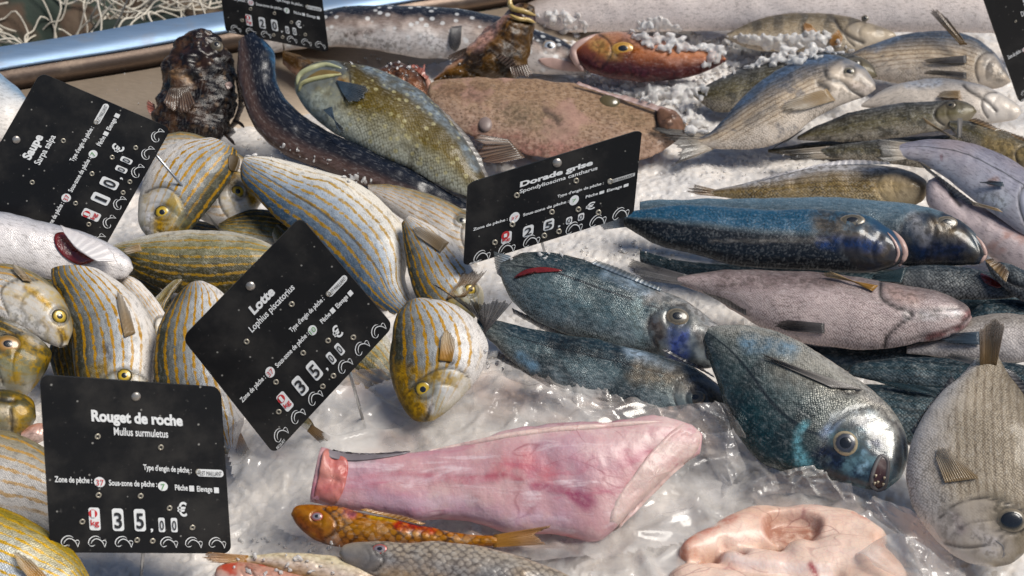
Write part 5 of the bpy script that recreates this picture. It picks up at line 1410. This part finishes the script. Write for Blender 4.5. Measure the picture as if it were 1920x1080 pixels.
def in_poly(p, poly):
    x, y = p[:, 0], p[:, 1]
    r = np.zeros(len(p), bool)
    j = len(poly) - 1
    for i in range(len(poly)):
        a, c = poly[i], poly[j]
        k = ((a[1] > y) != (c[1] > y)) & (x < (c[0] - a[0]) * (y - a[1]) / (c[1] - a[1] + 1e-12) + a[0])
        r ^= k
        j = i
    return r

def folds(P, f, seed):
    """sharp creases of crumpled film"""
    q = P[:, :2] + .005 * np.column_stack([vnoise(P, 30, seed), vnoise(P, 30, seed + 1)])
    a1, a2 = worley(q * [1, .6], f, seed)
    b1, b2 = worley(q * [.7, 1.1], f * 2.3, seed + 3)
    return .6 * (1 - np.clip((a2 - a1) * 4.5, 0, 1)) + .3 * (1 - np.clip((b2 - b1) * 3.5, 0, 1))

def sheet(root, name, outline, z, mat, step=.0018, amp=.0085, f=17, seed=0, lift=None, cut=None):
    O = closed(outline, 6)
    W3 = at_z(O, z)[:, :2]
    lo, hi = W3.min(0), W3.max(0)
    gx = np.arange(lo[0], hi[0], step); gy = np.arange(lo[1], hi[1], step)
    X, Y = np.meshgrid(gx, gy)
    q = np.column_stack([X.ravel(), Y.ravel()])
    ins = in_poly(q, W3)
    if cut is not None:
        ins &= ~in_poly(q, at_z(closed(cut, 6), z)[:, :2])
    P = np.column_stack([q, np.zeros(len(q))])
    hz = z + amp * folds(P, f, seed) + .004 * vnoise(P, 14, seed + 8)
    hz = np.maximum(hz, ice_height(q) + .001)
    if lift:
        hz = hz + lift(q, line_dist(q, np.vstack([W3, W3[:1]])))
    P[:, 2] = hz
    ok = ins.reshape(X.shape)
    k = ok[:-1, :-1] & ok[1:, :-1] & ok[:-1, 1:] & ok[1:, 1:]
    F = grid_faces(*X.shape)[k.ravel()]
    used = np.unique(F)
    re = np.full(len(P), -1); re[used] = np.arange(len(used))
    return mesh(name, P[used], re[F], mat, root)

B0 = at_z([(760, 900)], 0)[0]
bag1 = thing('plastic_bag', (B0[0], B0[1], 0), 'clear crumpled plastic bag spread on the ice under the pink monkfish tail', 'plastic bag')
sheet(bag1, 'film', '436,800 520,760 640,705 720,690 800,700 880,700 940,692 1020,708 1120,740 1230,770 1330,790 1400,850 1460,900 1440,960 1300,1010 1180,1040 1060,1060 900,1046 700,1030 560,1010 470,960 430,880',
      .016, FILM, seed=3)
B1 = at_z([(1500, 1000)], 0)[0]
bag2 = thing('plastic_bag', (B1[0], B1[1], 0), 'clear plastic bag with a loose crinkled rim around the pale liver', 'plastic bag')
sheet(bag2, 'film', '1100,1090 1170,1010 1260,960 1360,915 1450,895 1560,905 1640,935 1710,960 1770,1015 1815,1090 1760,1150 1400,1180 1120,1160', .008, FILM, seed=9, amp=.010, cut='1340,1000 1440,972 1560,972 1620,1000 1640,1060 1560,1110 1440,1110 1320,1080')

def flap(root, name, bottom, top, zb, zt, mat, seed=0, nu=70, nv=36, amp=.006, f=55):
    A, Bp = at_z(smooth(pts(bottom), 10), zb), None
    x = np.linspace(0, 1, nu)
    A = resample(A, x)
    T = resample(smooth(pts(top), 10) if len(pts(top)) > 2 else pts(top), x)
    zt = np.interp(x, np.linspace(0, 1, len(np.atleast_1d(zt))), np.atleast_1d(zt))
    Bt = np.array([at_z([p], z)[0] for p, z in zip(T, zt)])
    V = []
    for v in np.linspace(0, 1, nv):
        V.append(A * (1 - v) + Bt * v + ZUP * (.004 * math.sin(v * math.pi)))
    V = np.vstack(V)
    W2 = np.column_stack([V[:, 0] + V[:, 2] * .3, V[:, 1] * .4 + V[:, 2], V[:, 0] * 0])
    d = folds(W2, f, seed) - .4 + .5 * vnoise(W2, 40, seed)
    V = V + unit(np.array([0, -.7, .7])) * (amp * d)[:, None]
    return mesh(name, V, grid_faces(nv, nu), mat, root)
flap(bag1, 'flap', '890,770 1000,790 1150,795 1290,800', '884,700 960,694 1060,708 1170,738 1240,764', .012, [.012, .03, .03, .022], FILM2, 2)
flap(bag1, 'flap', '1270,850 1330,860 1400,870 1440,890', '1210,768 1290,758 1356,756 1376,780 1420,850', .012, [.03, .045, .05, .02], FILM2, 5)
flap(bag1, 'flap', '1300,820 1340,880 1360,930', '1340,752 1356,770 1400,880', .02, [.05, .04, .02], FILM2, 8, nu=40)
flap(bag2, 'flap', '1620,960 1690,1010 1730,1080 1740,1150', '1640,930 1720,962 1780,1030 1820,1130', .012, [.02, .045, .045, .03], FILM2, 11)
flap(bag2, 'flap', '1380,940 1460,925 1540,930 1600,945', '1400,905 1460,885 1540,872 1590,900', .012, [.02, .03, .03, .018], FILM2, 14)
flap(bag2, 'flap', '1640,1060 1700,1090 1740,1120', '1600,1040 1690,1000 1800,1075', .03, [.02, .05, .03], FILM2, 17, nu=50)

# ---------------------------------------------------------------- loose ice
dg = bpy.context.evaluated_depsgraph_get()
def scene_hit(p):
    ok, loc, nor, _, ob, _ = S.ray_cast(dg, Vector(CAM), Vector(rays([p])[0]))
    return (np.array(loc), np.array(nor), ob) if ok else (None, None, None)
bpy.context.view_layer.update()
dg.update()
ico_v, ico_f = None, None
def ico():
    import bmesh
    bm = bmesh.new()
    bmesh.ops.create_icosphere(bm, subdivisions=2, radius=1)
    v = np.array([x.co[:] for x in bm.verts]); f = np.array([[q.index for q in x.verts] for x in bm.faces])
    bm.free()
    return v, f
ico_v, ico_f = ico()
def lumps(name, label, polys, mat=ICE_LUMP, seed=0, lift=.3, vox=.0012):
    """heaps of loose ice: polygons in the picture, (outline, how many, smallest mm, largest mm, height m)"""
    rr = np.random.default_rng(seed)
    VV, FF, k = [], [], 0
    for poly, cnt, r0, r1, hh in polys:
        O = pts(poly)
        lo, hi = O.min(0), O.max(0)
        got = 0
        while got < cnt:
            p = rr.uniform(lo, hi)
            if not in_poly(p[None], O)[0]:
                continue
            got += 1
            loc, nor, ob = scene_hit(p)
            if loc is None:
                continue
            e = line_dist(p[None], np.vstack([O, O[:1]]))[0]
            R = rr.uniform(r0, r1) / 1000 * (.6 + .4 * min(1, e / 20))
            sc = R * rr.uniform(.6, 1.45, 3)
            v = ico_v * sc
            v = v * (1 + .22 * vnoise(ico_v + k, 1.7, seed)[:, None] + .12 * vnoise(ico_v + k, 4, seed + 2)[:, None])
            # planar facets
            for _ in range(7):
                d = unit(rr.normal(size=3)); lim = R * rr.uniform(.28, .62)
                o = np.clip(v @ d - lim, 0, None)
                v = v - o[:, None] * d
            a = rr.uniform(0, 6.28); Rm = np.array([[math.cos(a), -math.sin(a), 0], [math.sin(a), math.cos(a), 0], [0, 0, 1]])
            VV.append(v @ Rm.T + loc + np.array([0, 0, R * lift + hh * rr.random() * min(1, e / 25)]))
            FF.append(ico_f + k * len(ico_v)); k += 1
    o = mesh(name, np.vstack(VV), np.vstack(FF), mat, smooth_=False)
    tag(o, label, 'ice', kind='stuff')
    rm = o.modifiers.new('melt', 'REMESH'); rm.mode = 'VOXEL'; rm.voxel_size = vox; rm.use_smooth_shade = True
    o.modifiers.new('soften', 'SMOOTH').iterations = 2
    return o
lumps('loose_ice', 'loose lumps of ice heaped on and around the red fish and the bream', [
    ('1180,62 1230,34 1270,52 1330,74 1400,66 1470,80 1540,74 1560,100 1500,120 1400,130 1350,128 1320,98 1250,100 1190,84', 460, 3.2, 7.5, .014),
    ('1085,138 1130,142 1180,156 1300,150 1330,170 1310,210 1330,250 1290,250 1270,205 1210,195 1150,170 1090,155', 300, 3.5, 8.0, .008),
    ('1330,95 1420,70 1545,60 1600,98 1520,112 1420,122 1350,150 1300,160', 300, 3.0, 6.5, .012),
    ('1000,30 1070,15 1110,60 1080,75 1030,62', 60, 3, 6, .008),
    ('1190,40 1210,32 1250,34 1260,52 1200,70', 22, 4, 7, .01),
    ('640,330 690,322 710,340 660,350', 10, 3, 5.5, .0),
    ('905,660 935,655 945,695 915,690', 9, 3.5, 6, .0),
    ('430,270 520,280 620,330 560,310 440,290', 18, 2.5, 4, .0),
], seed=4)
lumps('ice_crumbs', 'crumbs of crushed ice scattered over the ice bed', [
    ('1290,300 1500,290 1560,310 1300,350 1180,345', 60, 1.2, 3, 0), ('640,100 840,110 900,140 830,150 640,130', 60, 1.2, 3, 0), ('900,490 960,470 1180,440 1330,490 1000,490', 60, 1.2, 3, 0),
    ('430,1000 640,1010 640,1080 400,1080', 50, 1.2, 3, 0), ('420,240 560,270 680,330 560,300', 30, 1.5, 3, 0), ('120,150 290,110 290,220 180,180', 14, .8, 1.6, 0),
], seed=8, vox=.0007)
# ---------------------------------------------------------------- price tags
PANEL = None
def panel_mat():
    b = NB('black_tag_plastic')
    p = b.obj()
    g = b.noise(p, 26, 5, .65)
    fl = b.step(b.noise(p, 330, 3, .7), .66, .74)
    sp = b.voro(p, 130, 1.0, dims='3D')
    c = b.mix(b.m('MULTIPLY', b.step(g, .42, .75), .6), (.008, .008, .009), (.045, .041, .037))
    c = b.mix(b.m('MULTIPLY', fl, .35), c, (.16, .15, .14))
    c = b.mix(b.step(sp.outputs['Distance'], .10, .06), c, (.24, .23, .21))
    b.set(Base_Color=c, Roughness=b.m('MULTIPLY_ADD', g, .35, .28), Normal=b.bump(b.noise(p, 60, 4), .12, .001))
    b.b.inputs['Specular IOR Level'].default_value = .25
    return b.mat
PANEL = panel_mat()
def ink(name, c, worn=.18):
    b = NB(name)
    n = b.noise(b.obj(), 240, 4, .65)
    b.set(Base_Color=b.mix(b.m('MULTIPLY', b.step(n, .5, .72), worn), c, tuple(x * .35 for x in c)), Roughness=.5)
    return b.mat
INK_W = ink('white_print', (.80, .80, .79))
INK_R = ink('red_print', (.55, .03, .035))
INK_G = ink('green_print_digits', (.10, .32, .09))
INK_K = ink('dark_print', (.02, .02, .022))
RIVET = plain('rivet_metal', (.46, .42, .38), .35, .7, var=.4, scale=200)
EYELET = plain('eyelet_metal', (.50, .45, .36), .35, .6, var=.4, scale=200)
HOLE = plain('eyelet_hole', (.015, .012, .01), .6)
PIN = plain('steel_pin', (.45, .45, .45), .3, .85)

TCACHE = {}
def text_mesh(txt, bold):
    k = (txt, bold)
    if k not in TCACHE:
        cu = bpy.data.curves.new('t', 'FONT')
        cu.body = txt
        cu.offset = bold
        cu.resolution_u = 4
        cu.fill_mode = 'FRONT'
        o = bpy.data.objects.new('t', cu)
        COL.objects.link(o)
        bpy.context.view_layer.update()
        dg_ = bpy.context.evaluated_depsgraph_get()
        me = bpy.data.meshes.new_from_object(o.evaluated_get(dg_))
        v = np.array([x.co[:2] for x in me.vertices]); f = [tuple(p.vertices) for p in me.polygons]
        bpy.data.objects.remove(o); bpy.data.meshes.remove(me); bpy.data.curves.remove(cu)
        TCACHE[k] = (v, f)
    return TCACHE[k]

class Tag:
    def __init__(s, label, quad, el, az, z=None, pin=None, dist=None):
        q = pts(quad)
        c = q.mean(0)
        P0 = at_z([c], z)[0]
        h = unit((CAM - P0) * [1, 1, 0])
        a = math.radians(az); e = math.radians(el)
        h = np.array([h[0] * math.cos(a) - h[1] * math.sin(a), h[0] * math.sin(a) + h[1] * math.cos(a), 0])
        s.n = unit(h * math.cos(e) + ZUP * math.sin(e))
        s.Q = on_plane(q, P0, s.n)
        s.w = (np.linalg.norm(s.Q[1] - s.Q[0]) + np.linalg.norm(s.Q[2] - s.Q[3])) / 2
        s.h = (np.linalg.norm(s.Q[3] - s.Q[0]) + np.linalg.norm(s.Q[2] - s.Q[1])) / 2
        print('TAG', label[:24], 'w %.3f h %.3f' % (s.w, s.h), 'skew %.2f' % (unit(s.Q[1] - s.Q[0]) @ unit(s.Q[3] - s.Q[0])), 'dist %.2f' % np.linalg.norm(P0 - CAM))
        foot = s.at(np.array([[.5, 1.0]]))[0] * [1, 1, 0]
        s.root = thing('price_tag', foot, label, 'price tag', 'black price tags on pins')
        # rounded panel
        O = []
        for (u, v, a0) in ((.94, .06, -90), (.94, .94, 0), (.06, .94, 90), (.06, .06, 180)):
            for k in range(7):
                t = math.radians(a0 + 90 * k / 6)
                O.append((u + .05 * math.cos(t) * 1.0, v + .05 * math.sin(t)))
        O = np.array(O)
        O = (O - .5) * (.5 / .49) + .5
        n = len(O)
        th = .0022
        f = s.at(O); bk = f - s.n * th
        F = [tuple(range(n)), tuple(range(2 * n - 1, n - 1, -1))] + [(i, i + n, (i + 1) % n + n, (i + 1) % n) for i in range(n)]
        s.panel = mesh('panel', np.vstack([f, bk]), F, PANEL, s.root, smooth_=False)
        if pin:
            a = s.at(np.array([pin[0]]))[0] - s.n * th * 1.6
            bq = at_z([pin[1]], pin[2])[0]
            v, f = tube([a, a * .5 + bq * .5, bq], .0011, 8)
            mesh('pin', v, f, PIN, s.root)
    def at(s, uv, off=0.0):
        u, v = uv[:, :1], uv[:, 1:2]
        return s.Q[0] * (1 - u) * (1 - v) + s.Q[1] * u * (1 - v) + s.Q[2] * u * v + s.Q[3] * (1 - u) * v + s.n * off
    def flat(s, name, uv, F, mat, off, parent=None):
        V = s.at(np.asarray(uv, float), off)
        f = F[0]
        if np.cross(V[f[1]] - V[f[0]], V[f[2]] - V[f[0]]) @ s.n < 0:
            F = [q[::-1] for q in F]
        return mesh(name, V, F, mat, parent or s.root, smooth_=False)
    def text(s, name, txt, u0, u1, base, cap, mat=None, bold=.0, off=.0006, parent=None, tilt=0.0):
        v, f = text_mesh(txt, bold)
        x = (v[:, 0] - v[:, 0].min()) / (v[:, 0].max() - v[:, 0].min())
        y = v[:, 1] / .73
        U = u0 + x * (u1 - u0)
        return s.flat(name, np.column_stack([U, base - y * cap + tilt * (x - .5)]), f, mat or INK_W, off, parent)
    def pill(s, name, u, v, w, h, mat, off, rad=.012, parent=None, k=6):
        O = []
        ry = rad * s.w / s.h
        for sx, sy, a0 in ((1, -1, -90), (1, 1, 0), (-1, 1, 90), (-1, -1, 180)):
            for i in range(k + 1):
                t = math.radians(a0 + 90 * i / k)
                O.append((u + sx * (w / 2 - rad) + rad * math.cos(t), v + sy * (h / 2 - ry) + ry * math.sin(t)))
        return s.flat(name, O, [tuple(range(len(O)))], mat, off, parent)
    def disc(s, name, u, v, r, mat, off, parent=None, k=20):
        O = [(u + r * math.cos(t), v + r * s.w / s.h * math.sin(t)) for t in np.linspace(0, 2 * math.pi, k, endpoint=False)]
        return s.flat(name, O, [tuple(range(k))], mat, off, parent)
    def rivet(s, u, v, r):
        c = s.at(np.array([[u, v]]))[0]
        R = r * s.w
        V, F, A = dome(R, R * .45, 18, 5)
        mesh('rivet', c + V @ basis(s.n).T, F, RIVET, s.root)
    def eyelet(s, u, v, r=.0165):
        c = s.at(np.array([[u, v]]))[0]
        R = r * s.w
        B = basis(s.n)
        V, F = [], []
        for i in range(20):
            a = 2 * math.pi * i / 20
            for j in range(8):
                b = 2 * math.pi * j / 8
                rr = R * .72 + R * .30 * math.cos(b)
                V.append(c + B @ np.array([rr * math.cos(a), rr * math.sin(a), R * .22 * math.sin(b) + .0002]))
        for i in range(20):
            for j in range(8):
                F.append((i * 8 + j, ((i + 1) % 20) * 8 + j, ((i + 1) % 20) * 8 + (j + 1) % 8, i * 8 + (j + 1) % 8))
        e = mesh('eyelet', V, F, EYELET, s.root)
        s.disc('hole', u, v, r * .62, HOLE, .0004, e, 14)
    def stroke(s, name, lines, wd, mat, off=.0005):
        VV, FF, b = [], [], 0
        for ln, w0 in lines:
            P = smooth(pts(ln), 5)
            asp = s.w / s.h
            T = np.gradient(P * [1, 1 / asp], axis=0)
            N = np.column_stack([-T[:, 1], T[:, 0]])
            N = N / (np.linalg.norm(N, axis=1, keepdims=True) + 1e-9)
            x = np.linspace(-1, 1, len(P))
            r = (wd * w0 * (1 - .8 * np.abs(x) ** 2.5))[:, None]
            a, c = P + N * r * [1, asp], P - N * r * [1, asp]
            q = np.empty((2 * len(P), 2)); q[0::2] = a; q[1::2] = c
            VV.append(q)
            FF += [(b + 2 * i, b + 2 * i + 1, b + 2 * i + 3, b + 2 * i + 2) for i in range(len(P) - 1)]
            b += len(q)
        return s.flat(name, np.vstack(VV), FF, mat, off)
    def dolphin(s, u, v, k=1.0):
        a = s.w / s.h
        f = lambda P: [(u + x * k, v + y * k * a) for x, y in P]
        s.stroke('dolphin_emblem', [
            (f([(-.042, .030), (-.050, .012), (-.042, -.012), (-.020, -.030), (.005, -.032), (.022, -.020)]), 1.0),
            (f([(-.036, .018), (-.026, -.002), (-.004, -.016), (.020, -.008), (.036, .012), (.044, .040)]), 1.0),
            (f([(-.044, .030), (-.028, .032), (-.012, .024)]), .8),
            (f([(.026, .000), (.046, -.006), (.056, .004)]), .8),
            (f([(.044, .040), (.050, .020), (.056, .004)]), .7)], .0026, INK_W)
    def content(s, title, latin, d1, d2, zone2, tw, lw, tcap=.062, small=('0', '0'), tb=.045):
        s.rivet(.515, .085, .026)
        if title:
            s.text('title_lettering', title, .515 - tw / 2, .515 + tw / 2, .235, tcap, bold=tb)
            s.text('species_lettering', latin, .53 - lw / 2, .53 + lw / 2, .310, .046, bold=.016)
        s.text('gear_lettering', "Type d'engin de pêche :", .53, .80, .508, .033, bold=.022, tilt=.008)
        p = s.pill('gear_sticker', .905, .510, .155, .044, INK_W, .0005, .02)
        s.text('gear_word', 'FILET MAILLANT', .835, .972, .524, .028, INK_K, .0, .0010, p)
        s.text('zone_lettering', 'Zone de pêche :', .045, .245, .592, .034, bold=.022)
        p = s.disc('zone_sticker', .285, .585, .030, INK_W, .0005)
        s.text('zone_number', '37', .265, .307, .604, .036, INK_R, .0, .0010, p)
        s.text('subzone_lettering', 'Sous-zone de pêche :', .335, .60, .602, .034, bold=.022)
        p = s.disc('subzone_sticker', .632, .598, .028, INK_W, .0005)
        s.text('subzone_number', zone2, .620 if len(zone2) == 1 else .612, .644 if len(zone2) == 1 else .652, .616, .036, INK_G, .0, .0010, p)
        s.text('caught_lettering', 'Pêche', .700, .772, .618, .034, bold=.022)
        s.pill('tick_box', .794, .606, .028, .034, INK_W, .0005, .002)
        s.text('farmed_lettering', 'Elevage', .824, .912, .622, .034, bold=.022)
        s.pill('tick_box', .936, .612, .028, .034, INK_W, .0005, .002)
        p = s.pill('unit_sticker', .245, .80, .060, .132, INK_W, .0005, .014)
        q = s.disc('unit_spot', .238, .768, .024, INK_R, .0008, p)
        s.text('unit_digit', '1', .229, .247, .788, .042, INK_W, .02, .0011, q)
        s.text('unit_lettering', 'kg', .222, .268, .836, .034, INK_R, .02, .0010, p)
        for u, d in ((.372, d1), (.492, d2)):
            p = s.pill('price_digit', u, .802, .062, .132, INK_W, .0005, .016)
            wd = .009 if d == '1' else .021
            s.text('digit', d, u - wd, u + wd, .848, .092, INK_K, .02, .0010, p)
        s.text('comma_lettering', ',', .548, .562, .862, .06, bold=.02)
        for u, d in zip((.612, .682), small):
            p = s.pill('price_digit', u, .828, .036, .086, INK_W, .0005, .010)
            s.text('digit', d, u - .012, u + .012, .856, .058, INK_K, .01, .0010, p)
        s.text('euro_lettering', '€', .705, .760, .772, .082, bold=.022)
        for u, v in ((.29, .325), (.635, .37), (.838, .505), (.275, .662), (.505, .66), (.662, .728), (.785, .842), (.178, .818), (.470, .922), (.556, .926)):
            s.eyelet(u, v)
        for u in (.105, .250, .395, .645, .785, .920):
            s.dolphin(u, .930, .92)
        s.text('maker_lettering', 'BEQUET', .035, .105, .992, .018, bold=.01)

t = Tag('black price tag reading Rouget de roche 35,00 euro standing upright at the lower left', '74,703 414,727 434,1038 95,1036', 18, 4, z=.085, pin=((.505, .995), (264, 1085), .0))
t.content('Rouget de roche', 'Mullus surmuletus', '3', '5', '7', .505, .30)
t = Tag('black price tag reading Lotte 35,00 euro tilted corner down beside the pink monkfish tail', '341,634 563,407 738,612 514,852', 14, -4, z=.105, pin=((.64, .99), (684, 800), .008))
t.content('Lotte', 'Lophius piscatorius', '3', '5', '10', .18, .36)
t = Tag('black price tag reading Saupe 10,00 euro leaning over the salema heap', '-62,376 76,136 321,241 186,482', 16, 0, z=.115, pin=((.80, .98), (420, 440), .03))
t.content('Saupe', 'Sarpa salpa', '1', '0', '7', .185, .225)
t = Tag('black price tag reading Dorade grise 25,00 euro leaning forward over the blue breams', '877,344 1204,243 1188,402 869,500', 14, 10, z=.095, pin=((.46, .99), (1022, 476), .02))
t.content('Dorade grise', 'Spondyliosoma cantharus', '2', '5', '7', .42, .45)
t = Tag('black price tag reading 20,00 euro at the back beside the conger eels', '402,-102 596,-66 617,98 423,60', 6, -6, z=.10, pin=((.55, .99), (536, 116), .0))
t.content('', '', '2', '0', '7', .25, .3)
t = Tag('black price tag turned almost edge on at the upper right corner', '1842,-8 1985,-74 2030,120 1912,194', 0, 30, z=.10, pin=((.5, .99), (1975, 190), .0))
t.content('Sar', 'Diplodus sargus', '2', '2', '7', .14, .3)
